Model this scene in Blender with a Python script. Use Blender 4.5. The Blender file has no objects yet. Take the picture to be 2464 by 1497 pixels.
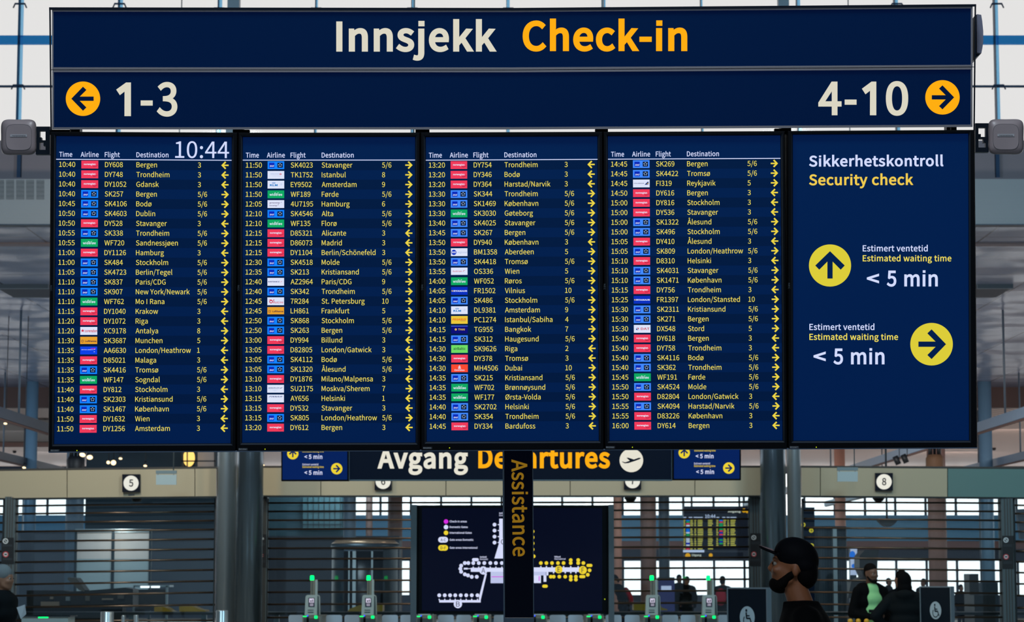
import bpy, bmesh, math, random
from mathutils import Vector, Matrix
from mathutils.geometry import tessellate_polygon
random.seed(4)
SC = bpy.context.scene
COL = SC.collection

# ---------------------------------------------------------------- camera
FPX, IW, IH = 5800.0, 2464.0, 1497.0
HORIZON = 1395.0
PITCH = math.atan((HORIZON - IH / 2) / FPX)
EYE = Vector((0, 0, 1.65))
cam_d = bpy.data.cameras.new('camera')
cam_d.sensor_fit = 'HORIZONTAL'
cam_d.sensor_width = 36.0
cam_d.lens = 36.0 * FPX / IW
cam_d.clip_end = 600
cam_d.dof.use_dof = True
cam_d.dof.focus_distance = 7.9
cam_d.dof.aperture_fstop = 15.0
cam = bpy.data.objects.new('camera', cam_d)
cam.location = EYE
cam.rotation_euler = (math.pi / 2 + PITCH, 0, 0)
COL.objects.link(cam)
SC.camera = cam

# ---------------------------------------------------------------- colour management
SC.view_settings.view_transform = 'Standard'
SC.view_settings.look = 'None'
SC.view_settings.gamma = 1
SC.view_settings.use_curve_mapping = False
SC.view_settings.exposure = 0.0
SC.cycles.max_bounces = 6
SC.cycles.diffuse_bounces = 3
SC.cycles.glossy_bounces = 3
SC.cycles.transparent_max_bounces = 12
SC.cycles.caustics_reflective = False
SC.cycles.caustics_refractive = False
SC.cycles.sample_clamp_indirect = 3.0

# ---------------------------------------------------------------- sky: bright overcast beyond the windows, dusky blue behind
def build_world():
    w = bpy.data.worlds.new('overcast_sky')
    SC.world = w
    w.use_nodes = True
    nt = w.node_tree
    nt.nodes.clear()
    N, L = nt.nodes.new, nt.links.new
    geo = N('ShaderNodeTexCoord')
    sep = N('ShaderNodeSeparateXYZ')
    L(geo.outputs['Generated'], sep.inputs[0])
    front = N('ShaderNodeMapRange')
    front.interpolation_type = 'SMOOTHSTEP'
    front.inputs['From Min'].default_value = 0.05
    front.inputs['From Max'].default_value = 0.45
    L(sep.outputs['Y'], front.inputs['Value'])
    elev = N('ShaderNodeMapRange')
    elev.interpolation_type = 'SMOOTHSTEP'
    elev.inputs['From Min'].default_value = 0.03
    elev.inputs['From Max'].default_value = 0.14
    L(sep.outputs['Z'], elev.inputs['Value'])
    sky = N('ShaderNodeMix')
    sky.data_type = 'RGBA'
    L(elev.outputs[0], sky.inputs[0])
    sky.inputs[6].default_value = (2.4, 2.45, 2.5, 1)
    sky.inputs[7].default_value = (0.90, 0.89, 0.88, 1)
    mix = N('ShaderNodeMix')
    mix.data_type = 'RGBA'
    L(front.outputs[0], mix.inputs[0])
    mix.inputs[6].default_value = (0.11, 0.165, 0.225, 1)
    L(sky.outputs[2], mix.inputs[7])
    bg = N('ShaderNodeBackground')
    L(mix.outputs[2], bg.inputs[0])
    out = N('ShaderNodeOutputWorld')
    L(bg.outputs[0], out.inputs[0])
build_world()

# ---------------------------------------------------------------- unseen fill lights added to brighten hall and concourse
def area_lamp(name, loc, aim, size, power, col):
    d = bpy.data.lights.new(name, 'AREA')
    d.shape = 'DISK'
    d.size = size
    d.energy = power
    d.color = col
    o = bpy.data.objects.new(name, d)
    o.location = loc
    o.rotation_euler = (Vector(aim) - Vector(loc)).to_track_quat('-Z', 'Y').to_euler()
    COL.objects.link(o)
for i, (lx, pw) in enumerate(((-6.2, 150), (-2.4, 80), (1.2, 45), (4.6, 65), (8.5, 50))):
    area_lamp('hall_fill_spot', (lx, 31.0, 6.4), (lx * 0.95, 35, 2.2), 0.5, pw, (1.0, 0.86, 0.66) if i < 4 else (0.6, 0.9, 1.0))  # unseen lights added to brighten the beige beam, mostly warm
area_lamp('hall_fill_light', (-7, 18, 11), (-5, 35, 3), 4.0, 900, (0.62, 0.86, 1.0))  # unseen cool fill added, aimed at the checkpoint wall
area_lamp('hall_fill_light', (7, 18, 11), (5, 35, 3), 4.0, 900, (0.55, 0.85, 1.0))
area_lamp('hall_fill_light', (0, 1.5, 7.5), (0, 8, 2.5), 3.0, 85, (0.86, 0.88, 1.0))  # unseen front fill added for the board
for lx in (-1.0, 1.0):
    area_lamp('hall_fill_spot', (lx, 6.3, 6.0), (lx * .8, 7.9, 3.2), 0.8, 62, (0.80, 0.9, 1.0))  # added above the board so it brightens towards the top
for lx in (-17, -5.5, 5.5, 17):
    for ly in (44, 58, 78, 92):
        area_lamp('concourse_fill_light', (lx, ly, 6.2), (lx, ly + 3, 0), 3.0, 330, (0.80, 0.90, 1.0) if lx < 0 else (1.0, 0.86, 0.80))  # unseen lights added because the far concourse was too dark

# ---------------------------------------------------------------- geometry helpers
UPV = Vector((0, -math.sin(PITCH), math.cos(PITCH)))
FWD = Vector((0, math.cos(PITCH), math.sin(PITCH)))
def ray(px, py):
    return FWD + Vector((1, 0, 0)) * ((px - IW / 2) / FPX) + UPV * ((IH / 2 - py) / FPX)
def at(px, py, Y):
    """the point of the upright plane y = Y behind photo pixel (px, py)"""
    r = ray(px, py)
    return EYE + r * (Y / r.y)
def zat(py, Y):
    return at(IW / 2, py, Y).z
class Plane:
    """a flat face in the hall: foot point and outward normal"""
    def __init__(s, p, n):
        s.p, s.n = Vector(p), Vector(n).normalized()
    def at(s, px, py, lift=0.0):
        r = ray(px, py)
        t = (s.p + s.n * lift - EYE).dot(s.n) / r.dot(s.n)
        return EYE + r * t
def upright(Y):
    return Plane((0, Y, 0), (0, -1, 0))
class Local:
    """a flat face with its own axes (u along, v up); used for turned signs"""
    def __init__(s, o, yaw):
        s.o = Vector(o)
        s.u = Vector((math.cos(yaw), math.sin(yaw), 0))
        s.n = Vector((math.sin(yaw), -math.cos(yaw), 0))
    def at(s, a, b, lift=0.0):
        return s.o + s.u * a + Vector((0, 0, -b)) + s.n * lift

# ---------------------------------------------------------------- lettering (outlines of a humanist sans, cap height 700)
GLYPHS = {
'A':(581,'M4,0l89,0l67,214l256,0l67,-214l94,0l-238,700l-98,0M182,284l35,108c25,79,48,154,69,236l4,0l71,-236l33,-108'),
'B':(627,'M96,0l223,0c157,0,265,68,265,205c0,96,-59,151,-142,167l0,5c66,21,102,82,102,152c0,123,-99,171,-240,171l-208,0M184,403l0,227l108,0c110,0,165,-30,165,-112c0,-72,-48,-115,-169,-115M184,71l0,263l123,0c123,0,191,-39,191,-126c0,-94,-71,-137,-191,-137'),
'C':(609,'M360,-12c91,0,160,36,215,100l-49,56c-45,-49,-95,-79,-162,-79c-134,0,-218,111,-218,287c0,175,89,283,221,283c60,0,106,-27,143,-66l48,57c-40,45,-107,86,-192,86c-178,0,-311,-136,-311,-362c0,-228,130,-362,305,-362'),
'D':(657,'M96,0l179,0c211,0,326,131,326,352c0,224,-115,348,-330,348l-175,0M184,73l0,555l80,0c165,0,246,-98,246,-276c0,-176,-81,-279,-246,-279'),
'E':(562,'M96,0l414,0l0,75l-326,0l0,255l266,0l0,76l-266,0l0,220l315,0l0,74l-403,0'),
'F':(527,'M96,0l88,0l0,314l268,0l0,75l-268,0l0,237l315,0l0,74l-403,0'),
'G':(658,'M371,-12c94,0,171,34,216,81l0,294l-230,0l0,-74l149,0l0,-183c-28,-26,-76,-41,-126,-41c-150,0,-234,111,-234,287c0,175,92,283,233,283c70,0,116,-30,151,-66l48,57c-40,42,-104,86,-202,86c-185,0,-321,-136,-321,-362c0,-228,132,-362,316,-362'),
'H':(695,'M96,0l88,0l0,330l327,0l0,-330l89,0l0,700l-89,0l0,-293l-327,0l0,293l-88,0'),
'I':(280,'M96,0l88,0l0,700l-88,0'),
'J':(511,'M226,-12c137,0,193,96,193,217l0,495l-89,0l0,-486c0,-106,-37,-149,-112,-149c-51,0,-90,23,-122,79l-63,-46c41,-72,105,-110,193,-110'),
'K':(617,'M96,0l88,0l0,222l121,143l210,-365l98,0l-253,435l220,265l-101,0l-293,-351l-2,0l0,351l-88,0'),
'L':(519,'M96,0l395,0l0,75l-307,0l0,625l-88,0'),
'M':(775,'M96,0l80,0l0,388c0,60,-6,145,-12,206l4,0l56,-159l133,-364l59,0l132,364l57,159l3,0c-4,-61,-11,-146,-11,-206l0,-388l82,0l0,700l-106,0l-134,-374l-48,-146l-4,0l-51,146l-134,374l-106,0'),
'N':(690,'M96,0l84,0l0,368c0,73,-7,148,-11,218l4,0l75,-144l255,-442l91,0l0,700l-84,0l0,-364c0,-72,7,-152,12,-221l-4,0l-76,144l-256,441l-90,0'),
'O':(709,'M354,-12c176,0,299,140,299,364c0,225,-123,360,-299,360c-175,0,-299,-135,-299,-360c0,-224,124,-364,299,-364M354,65c-126,0,-208,113,-208,287c0,175,82,283,208,283c126,0,208,-108,208,-283c0,-174,-82,-287,-208,-287'),
'P':(605,'M96,0l88,0l0,279l116,0c154,0,258,68,258,216c0,152,-105,205,-262,205l-200,0M184,350l0,278l101,0c123,0,185,-31,185,-133c0,-101,-58,-145,-182,-145'),
'R':(606,'M184,368l0,260l118,0c110,0,170,-32,170,-124c0,-91,-60,-136,-170,-136M480,0l100,0l-178,307c95,22,158,87,158,197c0,145,-103,196,-245,196l-219,0l0,-700l88,0l0,297l126,0'),
'S':(569,'M290,-12c146,0,238,87,238,198c0,104,-63,152,-144,187l-99,43c-55,23,-117,49,-117,118c0,62,52,101,131,101c65,0,116,-25,159,-65l46,56c-48,51,-122,86,-205,86c-127,0,-221,-77,-221,-185c0,-102,78,-152,143,-179l100,-44c67,-30,117,-53,117,-125c0,-68,-54,-114,-147,-114c-72,0,-143,34,-193,87l-52,-61c60,-63,145,-103,244,-103'),
'T':(572,'M242,0l88,0l0,626l212,0l0,74l-512,0l0,-74l212,0'),
'U':(689,'M345,-12c142,0,251,76,251,300l0,412l-85,0l0,-414c0,-168,-74,-221,-166,-221c-92,0,-164,53,-164,221l0,414l-87,0l0,-412c0,-224,108,-300,251,-300'),
'V':(549,'M224,0l103,0l222,700l-90,0l-112,-379c-24,-82,-41,-149,-68,-231l-4,0l-68,231l-113,379l-93,0'),
'W':(838,'M173,0l105,0l104,422l35,160l4,0l35,-160l106,-422l106,0l145,700l-84,0l-76,-381l-38,-227l-6,0l-49,227l-98,381l-81,0l-96,-381l-50,-227l-4,0l-42,227l-73,381l-91,0'),
'X':(547,'M16,0l94,0l100,189l56,114l4,0l60,-114l105,-189l97,0l-205,357l191,343l-93,0l-94,-179l-49,-103l-4,0l-55,103l-96,179l-97,0l191,-338'),
'Y':(507,'M209,0l88,0l0,271l211,429l-92,0l-89,-198l-71,-153l-4,0l-69,153l-90,198l-94,0l210,-429'),
'Z':(576,'M48,0l483,0l0,75l-374,0l369,572l0,53l-445,0l0,-74l336,0l-369,-573'),
'a':(538,'M207,-12c64,0,122,33,172,74l3,0l8,-62l71,0l0,319c0,129,-52,213,-179,213c-84,0,-157,-37,-204,-68l34,-60c41,28,95,55,155,55c85,0,107,-64,107,-130c-220,-25,-318,-82,-318,-194c0,-94,64,-147,151,-147M232,58c-52,0,-92,23,-92,82c0,67,60,110,234,130l0,-144c-50,-45,-92,-68,-142,-68'),
'b':(590,'M316,-12c119,0,225,102,225,279c0,161,-72,265,-206,265c-58,0,-115,-33,-163,-73l4,93l0,208l-88,0l0,-760l70,0l7,53l4,0c45,-41,99,-65,147,-65M302,61c-35,0,-81,13,-126,54l0,273c48,46,94,70,137,70c100,0,138,-76,138,-192c0,-128,-63,-205,-149,-205'),
'c':(487,'M292,-12c62,0,122,24,168,65l-38,59c-32,-29,-74,-52,-122,-52c-96,0,-161,79,-161,199c0,119,69,199,164,199c40,0,73,-18,103,-44l44,57c-36,32,-83,61,-151,61c-134,0,-249,-100,-249,-273c0,-172,105,-271,242,-271'),
'd':(592,'M265,-12c62,0,117,33,157,73l3,0l8,-61l71,0l0,760l-88,0l0,-199l5,-89c-46,37,-85,60,-146,60c-118,0,-224,-105,-224,-273c0,-173,84,-271,214,-271M284,61c-91,0,-144,74,-144,199c0,118,67,198,150,198c43,0,83,-15,126,-54l0,-272c-43,-48,-85,-71,-132,-71'),
'e':(529,'M298,-12c70,0,125,23,170,52l-31,58c-39,-25,-79,-41,-129,-41c-99,0,-167,71,-172,182l349,0l4,49c0,148,-75,244,-207,244c-119,0,-232,-104,-232,-273c0,-171,109,-271,248,-271M135,301c10,103,75,161,149,161c81,0,129,-56,129,-161'),
'f':(310,'M32,448l70,0l0,-448l87,0l0,448l110,0l0,71l-110,0l0,82c0,67,24,102,74,102c18,0,39,-5,58,-14l19,67c-24,10,-54,17,-87,17c-103,0,-151,-66,-151,-171l0,-83l-70,-5'),
'g':(539,'M263,-239c160,0,262,83,262,180c0,86,-61,123,-180,123l-102,0c-70,0,-91,24,-91,56c0,29,14,46,33,62c23,-11,52,-18,77,-18c107,0,190,70,190,181c0,45,-17,83,-42,107l106,0l0,67l-181,0c-18,7,-44,13,-73,13c-104,0,-194,-72,-194,-185c0,-62,33,-113,68,-140l0,-4c-28,-19,-58,-53,-58,-96c0,-41,20,-69,47,-85l0,-5c-49,-29,-76,-72,-76,-117c0,-89,88,-139,214,-139M262,223c-60,0,-110,48,-110,124c0,76,50,121,110,121c62,0,110,-45,110,-121c0,-76,-50,-124,-110,-124M275,-179c-95,0,-150,36,-150,91c0,30,15,61,53,88c23,-6,47,-8,66,-8l90,0c69,0,105,-17,105,-66c0,-53,-64,-105,-164,-105'),
'h':(580,'M88,0l88,0l0,376c51,53,88,80,141,80c69,0,98,-42,98,-139l0,-317l87,0l0,329c0,131,-49,203,-158,203c-71,0,-124,-39,-172,-87l4,107l0,208l-88,0'),
'i':(263,'M88,0l88,0l0,519l-88,0M132,626c34,0,58,22,58,58c0,33,-24,56,-58,56c-35,0,-58,-23,-58,-56c0,-36,23,-58,58,-58'),
'j':(263,'M33,-231c104,0,143,66,143,172l0,578l-87,0l0,-578c0,-63,-13,-102,-64,-102c-18,0,-36,4,-50,9l-17,-66c18,-7,45,-13,75,-13M132,626c33,0,58,22,58,58c0,33,-25,56,-58,56c-35,0,-58,-23,-58,-56c0,-36,23,-58,58,-58'),
'k':(527,'M88,0l86,0l0,137l97,113l152,-250l95,0l-196,309l173,210l-98,0l-219,-274l-4,0l0,515l-86,0'),
'l':(271,'M180,-12c23,0,38,3,50,7l-12,67l-18,-2c-14,0,-24,11,-24,37l0,663l-88,0l0,-657c0,-73,27,-115,92,-115'),
'm':(884,'M88,0l88,0l0,376c47,54,90,80,130,80c65,0,96,-42,96,-139l0,-317l87,0l0,376c49,54,91,80,131,80c66,0,96,-42,96,-139l0,-317l87,0l0,329c0,131,-50,203,-156,203c-64,0,-118,-41,-172,-99c-21,61,-63,99,-144,99c-62,0,-115,-39,-161,-89l-2,0l-9,76l-71,0'),
'n':(583,'M88,0l88,0l0,376c51,53,88,80,141,80c69,0,98,-42,98,-139l0,-317l87,0l0,329c0,131,-49,203,-158,203c-71,0,-125,-39,-174,-89l-2,0l-9,76l-71,0'),
'o':(579,'M289,-12c127,0,240,99,240,271c0,173,-113,273,-240,273c-127,0,-239,-100,-239,-273c0,-172,112,-271,239,-271M289,60c-89,0,-150,79,-150,199c0,119,61,199,150,199c90,0,151,-80,151,-199c0,-120,-61,-199,-151,-199'),
'p':(592,'M88,-219l88,0l0,176l-3,91c47,-39,96,-60,143,-60c119,0,225,102,225,279c0,161,-72,265,-206,265c-60,0,-118,-34,-165,-74l-2,0l-9,61l-71,0M302,61c-35,0,-80,13,-126,54l0,273c49,46,94,70,137,70c100,0,138,-76,138,-192c0,-128,-63,-205,-149,-205'),
'r':(371,'M88,0l88,0l0,333c34,88,87,121,130,121c22,0,33,-3,50,-9l16,75c-16,9,-32,12,-55,12c-57,0,-111,-42,-147,-108l-2,0l-9,95l-71,0'),
's':(447,'M223,-12c123,0,189,69,189,153c0,99,-82,129,-158,158c-58,22,-112,41,-112,90c0,41,31,75,97,75c46,0,82,-20,117,-46l42,55c-39,32,-96,59,-160,59c-114,0,-179,-65,-179,-147c0,-89,78,-123,151,-150c57,-21,119,-46,119,-98c0,-45,-34,-82,-103,-82c-62,0,-108,25,-153,62l-42,-58c48,-41,119,-71,192,-71'),
't':(360,'M250,-12c33,0,67,9,97,19l-18,66c-17,-8,-40,-15,-59,-15c-60,0,-80,37,-80,100l0,290l141,0l0,71l-141,0l0,146l-73,0l-9,-146l-82,-5l0,-66l77,0l0,-288c0,-104,37,-172,147,-172'),
'u':(580,'M240,-12c70,0,122,37,171,93l3,0l6,-81l73,0l0,519l-87,0l0,-368c-50,-61,-87,-88,-141,-88c-68,0,-97,41,-97,138l0,318l-88,0l0,-329c0,-133,50,-202,160,-202'),
'v':(498,'M200,0l102,0l183,519l-86,0l-98,-296l-48,-152l-5,0l-47,152l-98,296l-91,0'),
'w':(766,'M170,0l101,0l74,278l35,151l5,0l35,-149l75,-280l106,0l140,519l-84,0l-75,-300l-32,-145l-5,0l-36,145l-81,300l-85,0l-81,-300l-35,-145l-4,0l-31,145l-77,300l-89,0'),
'x':(476,'M14,0l92,0l70,121l52,93l5,0l56,-93l77,-121l95,0l-171,262l158,257l-91,0l-64,-114l-46,-87l-4,0l-51,87l-70,114l-94,0l157,-249'),
'y':(498,'M96,-223c104,0,158,78,194,179l195,563l-85,0l-93,-288l-42,-147l-5,0l-52,147l-105,288l-91,0l209,-520l-12,-39c-22,-64,-58,-112,-116,-112c-15,0,-30,5,-40,9l-18,-70c17,-7,38,-10,61,-10'),
'z':(454,'M33,0l393,0l0,71l-283,0l274,401l0,47l-354,0l0,-71l244,0l-274,-401'),
'0':(530,'M265,-12c133,0,218,120,218,364c0,243,-85,360,-218,360c-133,0,-217,-117,-217,-360c0,-244,84,-364,217,-364M265,58c-79,0,-133,89,-133,294c0,205,54,292,133,292c80,0,134,-87,134,-292c0,-205,-54,-294,-134,-294'),
'1':(530,'M84,0l384,0l0,73l-140,0l0,627l-67,0c-38,-22,-83,-38,-145,-50l0,-55l125,0l0,-522l-157,0'),
'2':(530,'M42,0l440,0l0,75l-194,0l-114,-6c164,155,275,298,275,438c0,124,-79,205,-205,205c-88,0,-149,-40,-206,-102l51,-49c39,46,88,81,145,81c87,0,129,-59,129,-139c0,-120,-101,-259,-321,-451'),
'3':(530,'M251,-12c125,0,226,74,226,199c0,97,-66,158,-148,178l0,5c74,25,124,83,124,168c0,110,-86,174,-205,174c-80,0,-142,-35,-195,-83l47,-55c40,40,89,68,145,68c74,0,119,-44,119,-111c0,-75,-49,-134,-194,-134l0,-67c162,0,218,-55,218,-140c0,-80,-59,-130,-143,-130c-79,0,-131,38,-172,80l-45,-56c46,-51,114,-96,223,-96'),
'4':(530,'M325,0l82,0l0,193l93,0l0,70l-93,0l0,437l-97,0l-291,-450l0,-57l306,0M325,263l-215,0l159,238l57,104l3,0l-4,-128'),
'5':(530,'M250,-12c118,0,229,86,229,239c0,155,-95,224,-211,224c-42,0,-73,-11,-105,-28l18,203l264,0l0,74l-340,0l-23,-327l47,-29c40,27,70,41,116,41c88,0,146,-59,146,-160c0,-102,-66,-165,-149,-165c-82,0,-133,37,-172,78l-44,-58c48,-47,114,-92,224,-92'),
'6':(530,'M287,-12c109,0,202,91,202,227c0,147,-76,220,-195,220c-54,0,-115,-32,-158,-85c3,217,83,291,180,291c42,0,84,-21,111,-54l50,54c-40,42,-92,71,-165,71c-135,0,-259,-104,-259,-378c0,-231,101,-346,234,-346M138,281c45,65,99,89,142,89c85,0,126,-61,126,-155c0,-96,-52,-159,-119,-159c-87,0,-140,80,-149,225'),
'7':(530,'M189,0l91,0c11,274,41,437,205,647l0,53l-438,0l0,-74l340,0c-138,-191,-185,-361,-198,-626'),
'8':(530,'M267,-12c131,0,219,79,219,180c0,97,-56,149,-117,184l0,5c41,33,92,96,92,169c0,108,-72,185,-192,185c-109,0,-192,-72,-192,-178c0,-74,44,-126,95,-162l0,-3c-64,-35,-128,-101,-128,-194c0,-108,94,-186,223,-186M315,380c-83,33,-158,70,-158,153c0,68,46,113,111,113c75,0,119,-55,119,-125c0,-51,-25,-99,-72,-141M268,53c-84,0,-147,54,-147,128c0,67,40,123,97,159c99,-40,185,-75,185,-169c0,-70,-53,-118,-135,-118'),
'9':(530,'M224,-12c131,0,254,108,254,392c0,223,-101,332,-235,332c-109,0,-201,-90,-201,-227c0,-144,76,-220,193,-220c58,0,118,34,161,85c-6,-216,-85,-290,-174,-290c-46,0,-88,20,-119,54l-48,-55c40,-41,93,-71,169,-71M395,424c-46,-67,-99,-94,-146,-94c-83,0,-125,62,-125,155c0,97,52,160,120,160c88,0,142,-77,151,-221'),
'-':(331,'M44,234l244,0l0,67l-244,0'),
':':(265,'M133,372c34,0,63,27,63,67c0,39,-29,67,-63,67c-36,0,-63,-28,-63,-67c0,-40,27,-67,63,-67M133,-12c34,0,63,26,63,65c0,41,-29,67,-63,67c-36,0,-63,-26,-63,-67c0,-39,27,-65,63,-65'),
'/':(374,'M11,-171l63,0l286,929l-63,0'),
'.':(265,'M133,-12c34,0,63,26,63,65c0,41,-29,67,-63,67c-36,0,-63,-26,-63,-67c0,-39,27,-65,63,-65'),
'<':(530,'M495,139l0,77l-227,83l-143,53l0,4l143,54l227,84l0,75l-459,-180l0,-69'),
'>':(530,'M36,139l459,181l0,69l-459,180l0,-75l226,-84l143,-54l0,-4l-143,-53l-226,-83'),
'ø':(579,'M88,-25l53,65c42,-34,94,-52,148,-52c127,0,240,99,240,271c0,75,-22,137,-56,183l57,70l-39,31l-54,-65c-41,36,-93,54,-148,54c-127,0,-239,-100,-239,-273c0,-77,22,-138,57,-184l-57,-69M289,58c-39,0,-73,15,-99,41l229,278c16,-32,25,-74,25,-122c0,-117,-65,-197,-155,-197M160,141c-16,32,-24,73,-24,122c0,117,64,198,153,198c40,0,74,-14,101,-42'),
'Å':(581,'M289,745c59,0,103,39,103,97c0,60,-44,97,-103,97c-60,0,-103,-37,-103,-97c0,-58,43,-97,103,-97M289,785c-30,0,-55,20,-55,57c0,36,25,58,55,58c29,0,54,-22,54,-58c0,-37,-25,-57,-54,-57M4,0l89,0l67,214l256,0l67,-214l94,0l-238,700l-98,0M182,284l35,108c25,79,48,154,69,236l4,0l71,-236l33,-108'),
'ö':(579,'M289,-12c127,0,240,99,240,271c0,173,-113,273,-240,273c-127,0,-239,-100,-239,-273c0,-172,112,-271,239,-271M289,60c-89,0,-150,79,-150,199c0,119,61,199,150,199c90,0,151,-80,151,-199c0,-120,-61,-199,-151,-199M187,627c30,0,53,23,53,53c0,30,-23,52,-53,52c-31,0,-52,-22,-52,-52c0,-30,21,-53,52,-53M392,627c30,0,52,23,52,53c0,30,-22,52,-52,52c-31,0,-53,-22,-53,-52c0,-30,22,-53,53,-53'),
'Ø':(709,'M357,-12c176,0,299,140,299,364c0,103,-26,186,-70,247l74,95l-49,38l-67,-86c-49,43,-113,66,-187,66c-176,0,-299,-135,-299,-360c0,-102,26,-187,70,-249l-75,-97l49,-38l68,88c50,-44,114,-68,187,-68M357,65c-54,0,-100,21,-135,59l308,400c23,-45,35,-103,35,-172c0,-174,-82,-287,-208,-287M185,178c-23,46,-36,106,-36,174c0,175,83,283,208,283c55,0,100,-20,136,-57'),
}
GLYPHS['\ue001'] = (430, 'M252,0l98,0l0,700l-78,0l-196,-140l56,-84l120,88')   # a figure one without foot serif
for _c in 'ij':   # square dots, set a little higher
    _w, _p = GLYPHS[_c]
    _keep = [q for q in _p.split('M') if q and int(q.split('l')[0].split('c')[0].split(',')[1]) < 560]
    GLYPHS[_c] = (_w, ''.join('M' + q for q in _keep) + 'M%d,642l88,0l0,72l-88,0' % 93)
_flat = {}
def glyph(ch, seg):
    key = (ch, seg)
    if key in _flat:
        return _flat[key]
    w, path = GLYPHS[ch]
    loops, cur = [], None
    tok, num = None, ''
    cmds = []
    for c in path + ' ':
        if c in 'Mlc ':
            if tok:
                cmds.append((tok, [int(v) for v in num.split(',')]))
            tok, num = c, ''
        else:
            num += c
    for k, a in cmds:
        if k == 'M':
            cur = [(a[0], a[1])]
            loops.append(cur)
        elif k == 'l':
            cur.append((cur[-1][0] + a[0], cur[-1][1] + a[1]))
        else:
            x, y = cur[-1]
            for i in range(1, seg + 1):
                t = i / seg
                m = 1 - t
                c1, c2, c3 = 3 * m * m * t, 3 * m * t * t, t ** 3
                cur.append((x + c1 * a[0] + c2 * a[2] + c3 * a[4], y + c1 * a[1] + c2 * a[3] + c3 * a[5]))
    clean = []
    for lp in loops:
        q = []
        for v in lp:
            if not q or (abs(v[0] - q[-1][0]) + abs(v[1] - q[-1][1])) > 0.6:
                q.append(v)
        if len(q) > 1 and abs(q[0][0] - q[-1][0]) + abs(q[0][1] - q[-1][1]) <= 0.6:
            q.pop()
        clean.append(q)
    flat = [v for lp in clean for v in lp]
    # every outer outline is filled on its own, with the holes that lie inside it
    start, n0 = [], 0
    for lp in clean:
        start.append(n0)
        n0 += len(lp)
    area = [sum(a[0] * c[1] - c[0] * a[1] for a, c in zip(lp, lp[1:] + lp[:1])) for lp in clean]
    tris = []
    for i, lp in enumerate(clean):
        if area[i] <= 0:
            continue
        xs, ys = [p[0] for p in lp], [p[1] for p in lp]
        grp = [i] + [j for j, q in enumerate(clean) if area[j] < 0 and min(xs) <= q[0][0] <= max(xs) and min(ys) <= q[0][1] <= max(ys)]
        idx = [start[j] + k for j in grp for k in range(len(clean[j]))]
        tris += [tuple(idx[k] for k in t) for t in tessellate_polygon([[Vector((x, y, 0)) for x, y in clean[j]] for j in grp])]
    _flat[key] = (w, clean, flat, tris)
    return _flat[key]
def thick(clean, b):
    """bands along the outline that make a letter bolder by b on every side"""
    out = []
    for lp in clean:
        n = len(lp)
        area = sum(lp[i][0] * lp[(i + 1) % n][1] - lp[(i + 1) % n][0] * lp[i][1] for i in range(n))
        nrm = []
        for i in range(n):
            x0, y0 = lp[i]
            x1, y1 = lp[(i + 1) % n]
            l = math.hypot(x1 - x0, y1 - y0) or 1
            nrm.append(((y1 - y0) / l, (x0 - x1) / l))
        off = []
        for i in range(n):
            a, c = nrm[i - 1], nrm[i]
            sx, sy = a[0] + c[0], a[1] + c[1]
            d = sx * c[0] + sy * c[1]
            k = b / max(d, 0.45)
            off.append((lp[i][0] + sx * k, lp[i][1] + sy * k))
        for i in range(n):
            j = (i + 1) % n
            out.append((lp[i], lp[j], off[j], off[i]))
    return out
def text_width(s, b=0):
    return sum(GLYPHS[c][0] if c in GLYPHS else 230 for c in s)
ARROW = [(.68, 0), (0, -.70), (-.2, -.51), (.185, -.125), (-.62, -.125), (-.62, .125), (.185, .125), (-.2, .51), (0, .70)]

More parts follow.
